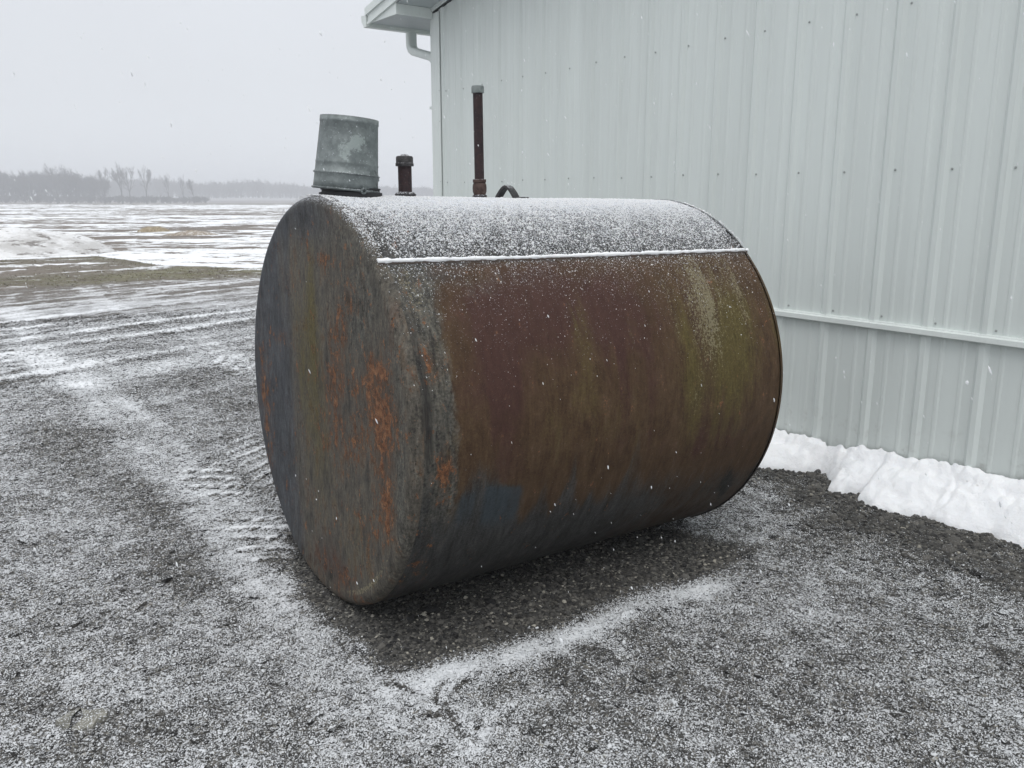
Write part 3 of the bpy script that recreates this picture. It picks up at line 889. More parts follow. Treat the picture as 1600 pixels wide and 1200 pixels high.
def tank_material(name, head):
    m = new_mat(name, rough=0.7, spec=0.12)
    n = N(m)
    F = n.attr('flow', 'Vector')
    P = n.coord('Object')
    A = lambda k: n.attr(k)
    def nz(vec, scale, detail=4, rough=0.65, dist=0.0, sc=None, lo=0.32, hi=0.68):
        """noise stretched to fill 0..1"""
        if sc: vec = n.mapping(vec, sc)
        return n.lin(n.noise(vec, scale, detail, rough, dist), lo, hi)
    # streaks run down the steel: x of 'flow' lies across them, y along them
    fine = nz(F, 95, 4, 0.65, 0, (1, 0.20 if head else 0.14, 1))
    med = nz(F, 20, 6, 0.68, 0.4, (1, 0.24, 1))
    blot = nz(F, 8, 7, 0.72, 0.3)
    blot3 = nz(F, 30, 6, 0.7, 0.5, (1, 0.5, 1))
    speck = nz(P, 100, 4, 0.7)
    grit = nz(P, 240, 2, 0.6)
    def wsum(*prs):
        out = None
        for v, w in prs:
            t = n.math('MULTIPLY', v, w)
            out = t if out is None else n.math('ADD', out, t)
        return out
    if head:
        base = n.ramp(wsum((med, .28), (fine, .20), (speck, .20), (blot, .32)),
                      [(0.28, (0.036, 0.033, 0.029)), (0.42, (0.074, 0.067, 0.056)), (0.54, (0.108, 0.098, 0.081)), (0.70, (0.175, 0.162, 0.134))])
        brn = n.ss(wsum((blot, .5), (med, .5)), 0.50, 0.72, 0, 0.65)
        base = n.mix(brn, base, n.mix(wsum((speck, .5), (fine, .5)), (0.045, 0.028, 0.018), (0.150, 0.098, 0.062)))
    else:
        base = n.ramp(wsum((med, .22), (blot, .24), (fine, .12), (blot3, .16), (grit, .12), (speck, .14)),
                      [(0.28, (0.046, 0.0260, 0.0155)), (0.45, (0.070, 0.0425, 0.0240)), (0.58, (0.089, 0.0555, 0.0320)), (0.74, (0.125, 0.082, 0.051))])
    def over(colr, at, cols, lo, hi, noise, gain=0.8, amt=1.0):
        v = n.math('ADD', at, n.math('MULTIPLY', n.math('SUBTRACT', noise, 0.5), gain))
        f = n.ss(v, lo, hi, 0, amt)
        return n.mix(f, colr, cols), f
    c = base
    c, _ = over(c, A('maroon'), n.mix(wsum((grit, .4), (blot3, .6)), (0.042, 0.019, 0.016), (0.082, 0.041, 0.036)), 0.15, 0.85, wsum((blot, .6), (med, .4)), 0.9, 0.85)
    c, _ = over(c, A('grey'), n.ramp(wsum((fine, .22), (speck, .38), (blot3, .40)), [(0.26, (0.026, 0.026, 0.025)), (0.48, (0.078, 0.076, 0.066)), (0.72, (0.165, 0.158, 0.134))]), 0.15, 0.75, wsum((blot3, .5), (blot, .5)), 0.9, 0.92)
    c, _ = over(c, A('blue'), n.ramp(wsum((med, .35), (speck, .25), (fine, .2), (grit, .2)), [(0.26, (0.020, 0.021, 0.022) if not head else (0.022, 0.024, 0.029)), (0.5, (0.046, 0.048, 0.048) if not head else (0.054, 0.059, 0.068)), (0.74, (0.080, 0.084, 0.084) if not head else (0.100, 0.110, 0.124))]), 0.10, 0.95, wsum((blot, .35), (med, .4), (fine, .25)), 0.9, 0.9)
    c, _ = over(c, A('paint'), n.mix(wsum((med, .5), (speck, .5)), (0.034, 0.046, 0.054), (0.062, 0.080, 0.093)), 0.2, 1.0, wsum((med, .5), (blot3, .3), (speck, .2)), 1.0, 0.75)
    c, _ = over(c, A('dark'), n.mix(fine, (0.010, 0.010, 0.011), (0.038, 0.036, 0.034)), 0.25, 0.75, wsum((med, .3), (blot3, .4), (speck, .3)), 1.1, 0.92)
    c, _ = over(c, A('olive'), n.mix(wsum((speck, .6), (fine, .4)), (0.044, 0.035, 0.011), (0.150, 0.122, 0.044)), 0.10, 1.0, wsum((med, .7), (speck, .3)), 0.8, 0.85)
    c, _ = over(c, A('rust'), n.mix(wsum((blot3, .5), (fine, .5)), (0.050, 0.026, 0.015), (0.150, 0.084, 0.048)), 0.10, 0.70, wsum((med, .35), (blot3, .35), (blot, .3)), 1.1, 0.75)
    c, ro = over(c, A('rust'), n.ramp(wsum((nz(F, 34, 5, 0.7), .7), (grit, .3)), [(0.22, (0.080, 0.036, 0.021)), (0.5, (0.185, 0.080, 0.038)), (0.80, (0.31, 0.155, 0.078))]), 0.47, 0.58, wsum((blot3, .5), (blot, .25), (speck, .25)), 2.1, 0.85)
    # flakes of old paint: dark edged chips
    chips = n.voronoi(n.mapping(F, (1, 0.4, 1)), 55, 'DISTANCE_TO_EDGE')
    chv = n.math('MULTIPLY', n.ss(n.math('ADD', chips, n.math('MULTIPLY', grit, 0.05)), 0.07, 0.02), n.ss(blot, 0.45, 0.75))
    c = n.mix(n.math('MULTIPLY', chv, 0.6 if head else 0.12), c, (0.020, 0.018, 0.017))
    pit = n.noise(n.mapping(F, (1, 0.45, 1)), 95, 4, 0.7)
    pmask = n.math('MULTIPLY', n.ss(n.math('ADD', pit, n.math('MULTIPLY', n.math('SUBTRACT', blot, 0.5), 0.06)), 0.60, 0.65), 0.7 if head else 0.25)
    c = n.mix(pmask, c, (0.017, 0.015, 0.014))
    # worn light scratches
    sc_ = n.ss(n.noise(n.mapping(F, (1, 0.07, 1)), 160, 3, 0.6), 0.64, 0.72, 0, 0.35 if head else 0.10)
    c = n.mix(sc_, c, (0.20, 0.19, 0.165))
    # pale lichen and mineral specks
    lv = n.math('ADD', A('lichen'), wsum((n.math('SUBTRACT', speck, 0.5), 0.50), (n.math('SUBTRACT', grit, 0.5), 0.25), (n.math('SUBTRACT', fine, 0.5), 0.18)))
    c = n.mix(n.ss(lv, 0.44, 0.60, 0, 0.75), c, (0.235, 0.210, 0.135))
    # fine dusting of snow, thick on top
    sp = n.noise(P, 170, 3, 0.65)
    sp2 = n.noise(P, 380, 2, 0.6)
    sv = n.math('ADD', n.math('MULTIPLY', sp, 0.65), n.math('MULTIPLY', sp2, 0.35))
    th = n.lin(A('snow'), 0, 1, 0.69, 0.36)
    sf = n.ss(sv, n.math('SUBTRACT', th, 0.03), n.math('ADD', th, 0.05))
    c = n.mix(sf, c, (0.68, 0.70, 0.735))
    n.set('Base Color', c)
    h = wsum((blot3, 0.35), (grit, 0.12), (ro, 0.25), (sf, 0.5), (pmask, -0.35), (fine, 0.12))
    n.link(n.bump(h, 0.004, 0.8), n.b.inputs['Normal'])
    n.set('Roughness', wsum((blot, 0.22), (sf, 0.25), (n.lin(speck, 0, 1, 0.42, 0.56), 1.0)))
    return m
M_head = tank_material('rusted_tank_head', True)
M_shell = tank_material('rusted_tank_shell', False)
def spot(u, v, cu, cv, su, sv): return np.exp(-((u - cu) / su) ** 2 - ((v - cv) / sv) ** 2)

KN = 0.040      # knuckle radius
def tank_revolve(name, prof, mat, attr_fn, nseg=640, flip=False):
    prof = np.array(prof)                     # (x, r)
    a = np.linspace(0, 2 * pi, nseg, endpoint=False)
    Xp, A_ = np.meshgrid(prof[:, 0], a, indexing='ij'); Rp = np.meshgrid(prof[:, 1], a, indexing='ij')[0]
    phi = A_                                   # from the top towards the camera side (-y)
    dent = 0.010 * (fbm(Xp * 1.3 + 3, np.sin(A_) * 2, 200, 3) - 0.5) * (Rp / TR) + 0.006 * (fbm(np.cos(A_) * 2 + Xp, Xp * 2, 201, 2) - 0.5) * (Rp / TR)
    dish = 0.010 * (fbm(Rp * np.sin(A_) * 3, Rp * np.cos(A_) * 3, 202, 2) - 0.5) * smooth(TR, TR * 0.9, Rp)
    Rr = Rp + dent
    y = -Rr * np.sin(A_); z = TR + Rr * np.cos(A_)
    x = Xp + dish
    at = attr_fn(Xp.ravel(), np.degrees((phi.ravel() + pi) % (2 * pi) - pi), (-Rp * np.sin(A_)).ravel(), (Rp * np.cos(A_)).ravel())
    q = grid_quads(len(prof), nseg, wrap_v=True)
    if flip: q = q[:, ::-1]
    return np_mesh(name, np.stack([x.ravel(), y.ravel(), z.ravel()], 1), q, mat, tank, attrs=at)

def head_attrs(x, phid, S, U):
    """S: metres to the left of the centre, U: metres above it"""
    wob = 0.12 * (fbm(S * 3, U * 1.2, 210, 3) - 0.5)
    streak = fbm(S * 14, U * 1.4, 211, 3) - 0.5
    blue = 0.90 * smooth(0.10, 0.46, S + wob + 0.30 * streak) + 0.35 * smooth(0.55, 0.78, U) * smooth(-.3, .1, S) + 0.5 * spot(S, U, 0.05, 0.72, 0.35, 0.12) + 0.25 * spot(S, U, -0.65, 0.25, .05, .35)
    olive = 0.95 * spot(S, U, 0.02, 0.34, 0.060, 0.26) + 0.55 * spot(S, U, 0.0, -0.1, 0.14, 0.35) + 0.55 * spot(S, U, 0.16, 0.15, 0.08, 0.3) + 0.30 * spot(S, U, -0.35, -0.45, 0.2, 0.2)
    rust = 0.62 * spot(S, U, -0.60, 0.02, 0.095, 0.24) + 0.42 * spot(S, U, -0.50, 0.20, 0.10, 0.12) + 0.36 * spot(S, U, -0.24, 0.26, 0.10, 0.14) + 0.40 * spot(S, U, -0.13, 0.10, 0.12, 0.10) \
        + 0.46 * spot(S, U, -0.63, -0.27, 0.05, 0.12) + 0.28 * spot(S, U, -0.2, -0.12, 0.25, 0.12) + 0.34 * spot(S, U, 0.62, -0.25, 0.07, 0.30) + 0.27 * spot(S, U, 0.38, 0.20, 0.18, 0.05) \
        + 0.32 * spot(S, U, -0.45, -0.40, 0.14, 0.10) + 0.30 * spot(S, U, -0.18, 0.58, 0.16, 0.05) + 0.28 * spot(S, U, -0.34, 0.45, 0.12, 0.08) + 0.34 * spot(S, U, 0.68, -0.02, 0.05, 0.15)
    rust = 0.92 * rust + 0.05 + 0.25 * spot(S, U, -0.42, 0.06, 0.12, 0.10) + 0.25 * spot(S, U, -0.16, -0.68, 0.2, 0.08)
    dark = 0.50 * spot(S, U, 0.10, 0.70, 0.03, 0.08) + 0.62 * spot(S, U, -0.60, -0.05, 0.016, 0.06) + 0.30 * spot(S, U, 0.72, 0.0, .08, .4) + 0.45 * spot(S, U, 0.20, -0.72, 0.25, 0.05) + 0.35 * spot(S, U, -0.52, 0.02, .06, .03)
    maroon = 0.55 * spot(S, U, -0.10, -0.66, 0.25, 0.16) + 0.35 * spot(S, U, -0.2, 0.05, 0.25, 0.3) + 0.3 * spot(S, U, 0.62, -0.3, 0.12, 0.3)
    grey = 0.75 * spot(S, U, -0.42, 0.42, 0.2, 0.25) + 0.7 * spot(S, U, -0.72, -0.1, 0.05, 0.5) + 0.45 * spot(S, U, -0.1, 0.68, .3, .1)
    rim = np.hypot(S, U)
    lich = 0.02 + 0.34 * gauss(rim - 0.755, 0.018) * (smooth(-0.35, -0.6, U) * smooth(0.15, -0.1, S)) + 0.22 * gauss(rim - 0.76, 0.02) * smooth(-0.2, -0.45, U) * smooth(-.2, -.4, S)
    top = smooth(0.765, 0.81, np.hypot(S, U) * np.where(U > 0.35, 1, 0))
    snow = 0.55 * top * smooth(62, 25, np.abs(phid))
    return {'flow': np.stack([S, U, 3.0 + x * 1.0], 1), 'blue': blue, 'olive': olive, 'rust': rust, 'dark': dark, 'maroon': maroon, 'grey': grey, 'lichen': lich, 'snow': snow}

def shell_attrs(x, ph, S, U):
    s = x; v = np.radians(ph) * TR
    wob = fbm(s * 3.5, v * 0.8, 220, 3) - 0.5
    aph = ph
    drip = fbm(s * 16, v * 0.7, 221, 3) - 0.5
    dr2 = fbm(s * 7 + 3, v * 0.35, 224, 4) - 0.5
    olive = 1.1 * smooth(0.03, 0.16, dr2) * smooth(50, 64, aph) * smooth(118, 96, aph) * (0.35 + 0.65 * smooth(0.4, 1.3, s)) * 0.36 + 0.45 * spot(s, aph, 0.74, 72, 0.060, 16) + 0.28 * spot(s, aph, 0.62, 88, 0.12, 12) + 0.62 * spot(s, aph, 1.27, 86, 0.055, 18) + 0.55 * spot(s, aph, 1.42, 76, 0.20, 22) + 0.30 * spot(s, aph, 1.6, 72, 0.12, 20) + 0.34 * spot(s, aph, 0.11, 50, 0.05, 6) \
        + 0.30 * spot(s, aph, 0.9, 86, 0.1, 10)
    blue = 0.62 * smooth(98, 110, aph + 14 * wob + 30 * drip - 4 * s) * smooth(1.5, 0.7, s) + 0.50 * smooth(106, 124, aph + 10 * wob) + 0.55 * smooth(0.27, 0.31, s + 0.02 * drip) * smooth(0.47, 0.43, s + 0.02 * drip) * smooth(102, 105, aph + 6 * wob) * smooth(122, 108, aph) + 0.4 * smooth(0.17, 0.20, s) * smooth(0.28, 0.24, s) * smooth(103, 106, aph + 6 * wob) * smooth(118, 108, aph) + 0.45 * spot(s, aph, 0.26, 106, 0.03, 5) + 1.3 * smooth(47, 41, np.abs(aph)) + 0.5 * spot(s, aph, 0.22, 48, 0.14, 4) \
        + 0.45 * spot(s, aph, 0.13, 82, 0.025, 4)
    maroon = 0.48 * smooth(-0.02, -0.14, dr2) * smooth(48, 60, aph) * smooth(112, 98, aph) + 0.65 * spot(s, aph, 0.45, 60, 0.35, 16) + 0.60 * spot(s, aph, 0.85, 58, 0.35, 14) + 0.35 * spot(s, aph, 0.3, 80, 0.2, 10) + 0.55 * spot(s, aph, 1.45, 104, 0.22, 8) + 0.3 * spot(s, aph, 1.0, 75, 0.15, 20)
    eb = smooth(0.235, 0.13, s + 0.14 * wob + 0.10 * drip)
    grey = 1.05 * eb * smooth(125, 100, aph) * smooth(36, 46, aph) + 0.30 * spot(s, aph, .35, 50, .3, 5) + 0.25 * smooth(130, 145, aph)
    dark = 0.66 * spot(s, aph, 0.058, 80, 0.026, 26) + 0.50 * spot(s, aph, 0.105, 93, 0.02, 9) + 0.35 * spot(s, aph, 0.14, 84, 0.03, 5) + 0.55 * smooth(1.74, 1.82, s) * smooth(80, 110, aph) + 0.35 * spot(s, aph, 1.55, 122, 0.25, 7) + 0.6 * spot(s - (aph - 124) * 0.006, aph, 1.66, 124, 0.04, 12) + 0.22 * smooth(125, 150, aph)  # the dark spots low near the far rim paint a crease shadow
    rust = 0.55 * spot(s, aph, 0.12, 95, 0.05, 4) + 0.30 * spot(s, aph, 0.10, 70, 0.04, 5) + 0.22 * spot(s, aph, 0.3, 47.5, .2, 2) + 0.16 * eb + 0.20 * spot(s, aph, 1.75, 70, .04, 25) - 0.05
    paint = smooth(0.27, 0.31, s + 0.02 * drip) * smooth(0.47, 0.43, s + 0.02 * drip) * smooth(102, 105, aph + 6 * wob) * smooth(122, 108, aph) + 0.7 * smooth(0.17, 0.20, s) * smooth(0.28, 0.24, s) * smooth(103, 106, aph + 6 * wob) * smooth(118, 108, aph)
    # run-down streaks of pale growth on the far third
    st = smooth(-0.04, 0.10, drip) * smooth(1.10, 1.25, s)
    lich = 0.42 * spot(s, aph, 1.52, 58, 0.30, 18) * (0.70 + 0.45 * st) + 0.26 * spot(s, aph, 1.22, 66, 0.022, 14) + 0.22 * spot(s, aph, 1.40, 76, 0.14, 16) * (0.7 + .5 * st) + 0.26 * spot(s, aph, 1.28, 90, 0.05, 7) + 0.30 * spot(s, aph, 0.10, 54, 0.045, 10) \
        + 0.12 * smooth(70, 45, aph) * smooth(40, 44, aph) + 0.03
    a = np.abs(aph)
    snow = np.interp(a, [0, 14, 26, 36, 43.8, 44.5, 50, 60, 75, 100], [1.0, 0.80, 0.60, 0.50, 0.40, 0.36, 0.27, 0.18, 0.09, -0.2])
    snow = snow + 0.10 * (fbm(s * 6, v * 6, 230, 3) - 0.5) - 0.25 * smooth(0.16, 0.0, s) * (a < 43.8) * (a > 20)
    return {'flow': np.stack([s, v, s * 0], 1), 'blue': blue, 'olive': olive, 'rust': rust, 'dark': dark, 'maroon': maroon, 'grey': grey, 'lichen': lich, 'snow': snow, 'paint': paint}

kn = [(KN - KN * cos(t), TR - KN + KN * sin(t)) for t in np.linspace(0, pi / 2, 9)]
hr = np.concatenate([[0.0005], np.linspace(0.03, TR - KN, 72)])
near_prof = [(0.0, r) for r in hr[:-1]] + kn
tank_revolve('end_cap', near_prof, M_head, head_attrs)
shell_prof = [(x, TR) for x in np.linspace(KN + 0.0, TL - KN, 190)]
shell_prof[0] = (KN, TR - 0.0006); shell_prof[-1] = (TL - KN, TR - 0.0006)
tank_revolve('shell', [(KN - 0.001, TR - 0.006)] + shell_prof + [(TL - KN + 0.001, TR - 0.006)], M_shell, shell_attrs)
far_prof = [(TL - KN + KN * cos(t), TR + 0.004 - KN + KN * sin(t)) for t in np.linspace(pi / 2, 0, 9)] + [(TL, r) for r in np.linspace(TR - KN, 0.0005, 10)]
tank_revolve('end_cap', far_prof, M_shell, shell_attrs, nseg=360)

def shell_pt(s, phi_deg, dr=0.0):
    a = radians(phi_deg); r = TR + dr
    return np.array([s, -r * sin(a), TR + r * cos(a)])
def dentr(s, phi_deg):
    a = np.radians(phi_deg) % (2 * pi)
    return 0.010 * (fbm(np.array([s * 1.3 + 3]), np.array([sin(a) * 2]), 200, 3)[0] - 0.5) + 0.006 * (fbm(np.array([cos(a) * 2 + s]), np.array([s * 2]), 201, 2)[0] - 0.5)
# welded lap along the shell and the snow lying on it
SEAM = 43.9
mb = MB(); ns = 60
ring = []
for i in range(ns + 1):
    s = 0.015 + (TL - 0.035) * i / ns
    dd = dentr(s, SEAM)
    for ph, dr in ((SEAM - 0.55, -0.002), (SEAM - 0.35, 0.003), (SEAM + 0.2, 0.0028), (SEAM + 0.45, -0.002)):
        ring.append(shell_pt(s, ph, dr + dd))
mb.add(ring, [(i * 4 + k, i * 4 + k + 1, (i + 1) * 4 + k + 1, (i + 1) * 4 + k) for i in range(ns) for k in range(3)] + [(3, 2, 1, 0), (ns * 4, ns * 4 + 1, ns * 4 + 2, ns * 4 + 3)])
M_seam = new_mat('seam_steel', (0.075, 0.055, 0.045), 0.6)
mb.build('lap_seam', M_seam, tank)
nn_ = 420; rg = []
for i in range(nn_ + 1):
    s = 0.010 + (TL - 0.022) * i / nn_
    dd = dentr(s, SEAM)
    w = 0.0032 + 0.0085 * fbm(np.array([s * 45]), np.array([2.0]), 240, 3)[0] + 0.003 * fbm(np.array([s * 8]), np.array([5.0]), 243, 2)[0]
    off = 0.006 * (fbm(np.array([s * 22]), np.array([0.5]), 241, 3)[0] - 0.5)
    for k in range(7):
        a = pi * k / 6
        ph = SEAM - 0.5 + np.degrees((w * cos(a) * 0.85 + off) / TR)
        rg.append(shell_pt(s, ph, dd + 0.004 + w * 0.85 * sin(a) + 0.0015 * (random.random() - 0.5)))
mb = MB(); mb.add(rg, [(i * 7 + k, i * 7 + k + 1, (i + 1) * 7 + k + 1, (i + 1) * 7 + k) for i in range(nn_) for k in range(6)] + [tuple(range(6, -1, -1)), tuple(nn_ * 7 + k for k in range(7))])
mb.build('snow_ridge', M_snow, tank, smooth_=True)
# grains of snow on the upper shell
NG = 95000
ph = np.abs(rng.normal(0, 1, NG)) * 30; keep = rng.random(NG)
ph = rng.random(NG) * 78
dens = np.interp(ph, [0, 25, 43.5, 44.5, 50, 62, 78], [1.0, 0.85, 0.45, 0.16, 0.06, 0.012, 0.004])
sgn = np.where(rng.random(NG) < 0.72, 1.0, -1.0)
s_ = rng.random(NG) * (TL - 0.01) + 0.004
cl = fbm(s_ * 30, ph * 0.45, 250, 3)
k_ = (rng.random(NG) < dens * smooth(0.15, 0.6, cl) * 1.2) & ((sgn > 0) | (ph < 45))
ph, sgn, s_ = ph[k_], sgn[k_], s_[k_]
a = np.radians(ph) * sgn
g_r = TR + 0.0005 + 0.010 * (fbm(s_ * 1.3 + 3, np.sin(a % (2 * pi)) * 2, 200, 3) - 0.5) + 0.006 * (fbm(np.cos(a) * 2 + s_, s_ * 2, 201, 2) - 0.5)
pts = np.stack([s_, -g_r * np.sin(a), TR + g_r * np.cos(a)], 1)
sz = rng.lognormal(0, 0.4, len(a)) * np.interp(ph, [0, 43.5, 45, 60], [0.0014, 0.0015, 0.0011, 0.0008])
scatter('snow_grains', pts, np.stack([a, a * 0, rng.random(len(a)) * 6.28], 1) * [1, 1, 0] + np.stack([0 * a, 0 * a, 0 * a], 1),
        np.stack([sz * rng.uniform(0.8, 1.6, len(a)), sz * rng.uniform(0.8, 1.5, len(a)), sz * 0.7], 1), M_snow, parent=tank, lump=0.25)['kind'] = 'stuff'

# fittings on top: fill collar, two vent pipes, lifting lug
def iron_mat(name, c0, c1, rough=0.6, metal=0.0):
    m = new_mat(name, c0, rough, metal, 0.2); n = N(m); P = n.coord('Object')
    v = n.noise(P, 40, 5, 0.7)
    c = n.mix(n.ss(v, 0.35, 0.65), c0, c1)
    nz = n.sep(n.geom('Normal'), 2)
    sn = n.math('MULTIPLY', n.ss(nz, 0.55, 0.95), n.ss(n.noise(P, 160, 3, 0.6), 0.50, 0.58, 0, 0.8))
    c = n.mix(sn, c, SNOW)
    c = n.mix(n.ss(n.noise(P, 230, 2, 0.6), 0.68, 0.74, 0, 0.5), c, (0.5, 0.5, 0.5))
    n.set('Base Color', c); n.link(n.bump(v, 0.002, 0.5), n.b.inputs['Normal'])
    return m
M_pipe = iron_mat('rusty_pipe', (0.026, 0.019, 0.021), (0.046, 0.027, 0.027))
M_iron = iron_mat('dark_iron', (0.030, 0.029, 0.031), (0.07, 0.066, 0.066))
M_coup = iron_mat('rusty_coupling', (0.045, 0.027, 0.023), (0.085, 0.055, 0.046))
M_galvc = iron_mat('galvanised_cap', (0.13, 0.15, 0.147), (0.21, 0.235, 0.23), 0.5, 0.0)
TOPZ = 2 * TR
mb = MB(); mb.lathe([(0.122, -0.02), (0.122, 0.008), (0.112, 0.010), (0.112, 0.018), (0.116, 0.019), (0.116, 0.024), (0.0, 0.024)], 40, (0.168, 0, TOPZ))
mb.build('fill_collar', new_mat('black_collar', (0.022, 0.022, 0.024), 0.6), tank, smooth_=True)
# short pipe with a flanged cap
px = 0.406
def fitting(name, prof, x, mat, seg=28, tilt=0.0, y=0.0):
    mb = MB(); mb.lathe(prof, seg, (0, 0, 0))
    o = mb.build(name, mat, tank, smooth_=True); o.location = (x, y, TOPZ); o.rotation_euler = (0, tilt - (-T_PITCH) * 1.0, 0)
    return o
fitting('pipe_flange', [(0.043, -0.015), (0.043, 0.006), (0.036, 0.013), (0.0295, 0.015), (0.029, 0.0151)], px, M_iron)
fitting('vent_pipe', [(0.0275, 0.0), (0.0275, 0.126)], px, M_pipe)
fitting('pipe_cap', [(0.030, 0.116), (0.0365, 0.116), (0.0365, 0.127), (0.0345, 0.129), (0.0345, 0.149), (0.031, 0.155), (0.016, 0.158), (0.012, 0.162), (0.0, 0.163)], px, M_iron)
px2 = 0.762; tl = -0.014
fitting('pipe_flange', [(0.031, -0.015), (0.031, 0.006), (0.027, 0.009)], px2, M_iron, tilt=tl)
fitting('coupling', [(0.025, 0.004), (0.026, 0.012), (0.0295, 0.022), (0.0305, 0.038), (0.029, 0.052), (0.0255, 0.059), (0.0285, 0.061), (0.0285, 0.073), (0.022, 0.0745)], px2, M_coup, tilt=tl)
fitting('vent_pipe', [(0.0205, 0.06), (0.0205, 0.429)], px2, M_pipe, tilt=tl)
fitting('pipe_cap', [(0.021, 0.424), (0.0265, 0.424), (0.0265, 0.448), (0.0235, 0.453), (0.0, 0.454)], px2, M_galvc, 12, tilt=tl)
mb = MB(); th = 0.008; wv = 0.032; arc = []
for t in np.linspace(0, 1, 15):
    u = (t - 0.5) * 2
    arc.append((0.040 * u, TOPZ + 0.044 * (1 - abs(u) ** 1.5) - 0.006 * abs(u)))
vs = []
for i, (x_, z_) in enumerate(arc):
    p0 = arc[max(i - 1, 0)]; p1 = arc[min(i + 1, len(arc) - 1)]
    tx, tz = p1[0] - p0[0], p1[1] - p0[1]; ln = math.hypot(tx, tz); nx, nz = -tz / ln, tx / ln
    for yy_ in (-wv, wv):
        vs.append((x_ + nx * th, yy_, z_ + nz * th)); vs.append((x_, yy_, z_))
fs = []
for i in range(len(arc) - 1):
    a0, a1, a2, a3 = i * 4, i * 4 + 1, i * 4 + 2, i * 4 + 3
    b0, b1, b2, b3 = a0 + 4, a1 + 4, a2 + 4, a3 + 4
    fs += [(a0, b0, b2, a2), (a1, a3, b3, b1), (a0, a1, b1, b0), (a2, b2, b3, a3)]
mb.add(vs, fs + [(0, 2, 3, 1)]); lug = mb.build('lifting_lug', M_iron, tank, smooth_=True); lug.location = (0.905, 0, 0); lug.rotation_euler = (0, 0, radians(-58))
mb = MB(); mb.box((0.955, -0.03, TOPZ - 0.004), (1.000, 0.03, TOPZ + 0.003)); mb.build('lug_foot', M_iron, tank, bevel=0.002)

# ================================================================== THE PAIL
m = new_mat('galvanised', (0.3, 0.33, 0.33), 0.5, 0.35); n = N(m); P = n.coord('Object')
sp = n.voronoi(P, 75, out='Color'); spv = n.sep(sp, 0)
c = n.ramp(n.math('ADD', n.math('MULTIPLY', spv, 0.12), n.math('MULTIPLY', n.noise(P, 20, 6, 0.7), 0.88)), [(0.30, (0.125, 0.145, 0.145)), (0.5, (0.185, 0.210, 0.208)), (0.68, (0.255, 0.285, 0.28))])
# chalky bloom on the camera side, frosty specks
bl = n.math('ADD', n.noise(P, 24, 6, 0.75), n.attr('bloom'))
c = n.mix(n.ss(bl, 0.68, 0.74, 0, 0.75), c, (0.36, 0.41, 0.395))
c = n.mix(n.ss(n.noise(P, 130, 3, 0.65), 0.63, 0.70, 0, 0.7), c, (0.60, 0.63, 0.65))
nz = n.sep(n.geom('Normal'), 2)
n.set('Base Color', c); n.link(n.bump(n.noise(P, 30, 4), 0.003, 0.5), n.b.inputs['Normal']); n.set('Roughness', n.lin(n.noise(P, 20, 3), 0, 1, 0.42, 0.72))
M_galv = m
M_galvd = iron_mat('galvanised_dark', (0.10, 0.115, 0.115), (0.20, 0.22, 0.22), 0.5, 0.4)
bx, by = TX + 0.170 * AX[0], TY + 0.170 * AX[1]
vdir = np.array([bx, by]) / math.hypot(bx, by)
tank_top = TOPZ - 0.0135 * 0.15
from mathutils import Matrix, Vector
pail = empty('pail', (bx, by, tank_top + 0.0125))
pail.rotation_mode = 'XYZ'
pail.rotation_euler = Matrix.Rotation(radians(5.4), 3, Vector((vdir[0], vdir[1], 0.06))).to_euler()
tag(pail, 'old galvanised steel pail turned upside down over the fill opening of the tank', 'pail')
RB, RT, HB = 0.1255, 0.1090, 0.258
def rad(z): return RB + (RT - RB) * z / HB
zs = [0.0, 0.03, 0.053, 0.056, 0.059, 0.062, 0.066, 0.094, 0.098, 0.102, 0.14, 0.19, 0.245, 0.248, 0.251, 0.268]
offs = [0, 0, 0, 0.0025, 0.0035, 0.0025, 0, 0, 0.0018, 0, 0, 0, 0, 0.002, 0.002, 0.0025]
prof = [(rad(z) - 0.0015, z) for z in (0.20, 0.1, 0.0)] + [(rad(z) + o_, z) for z, o_ in zip(zs, offs)] + [(RT - 0.001, HB + 0.001), (RT - 0.003, HB - 0.010), (0.0005, HB - 0.012)]
seg = 72; vs = []; bloom = []
for r_, z_ in prof:
    for k in range(seg):
        a = 2 * pi * k / seg
        dr = 0.0035 * math.sin(2 * a + 0.6) * (1 - z_ / HB) - 0.004 * math.exp(-((z_ - 0.09) / 0.02) ** 2) * math.exp(-((((a - 4.2 + pi) % (2 * pi)) - pi) / 0.5) ** 2)
        vs.append(((r_ + dr) * cos(a), (r_ + dr) * sin(a), z_))
        va = math.atan2(-vdir[1], -vdir[0])
        da = ((a - va + pi) % (2 * pi)) - pi
        bloom.append(0.30 * math.exp(-((da - 0.15) / 0.55) ** 2) * math.exp(-((z_ - 0.145 - 0.09 * da) / 0.055) ** 2))
np_mesh('pail_body', np.array(vs), grid_quads(len(prof), seg, wrap_v=True), M_galv, pail, attrs={'bloom': np.array(bloom)})
mb = MB()
c0 = [(RB * 1.012 * cos(2 * pi * k / 48), RB * 1.012 * sin(2 * pi * k / 48), 0.001) for k in range(49)]
mb.tube(c0, 0.0042, 8, cap=False); mb.build('rim_bead', M_galvd, pail, smooth_=True)
mb = MB()
rr = rad(0.059) + 0.0035
mb.tube([(rr * cos(2 * pi * k / 48), rr * sin(2 * pi * k / 48), 0.059) for k in range(49)], 0.0026, 6, cap=False); mb.build('band_wire', M_galvd, pail, smooth_=True)
va = math.atan2(-vdir[1], -vdir[0])
def on_pail(da, z, out): 
    r = rad(z) + out; a = va + da
    return np.array([r * cos(a), r * sin(a), z])
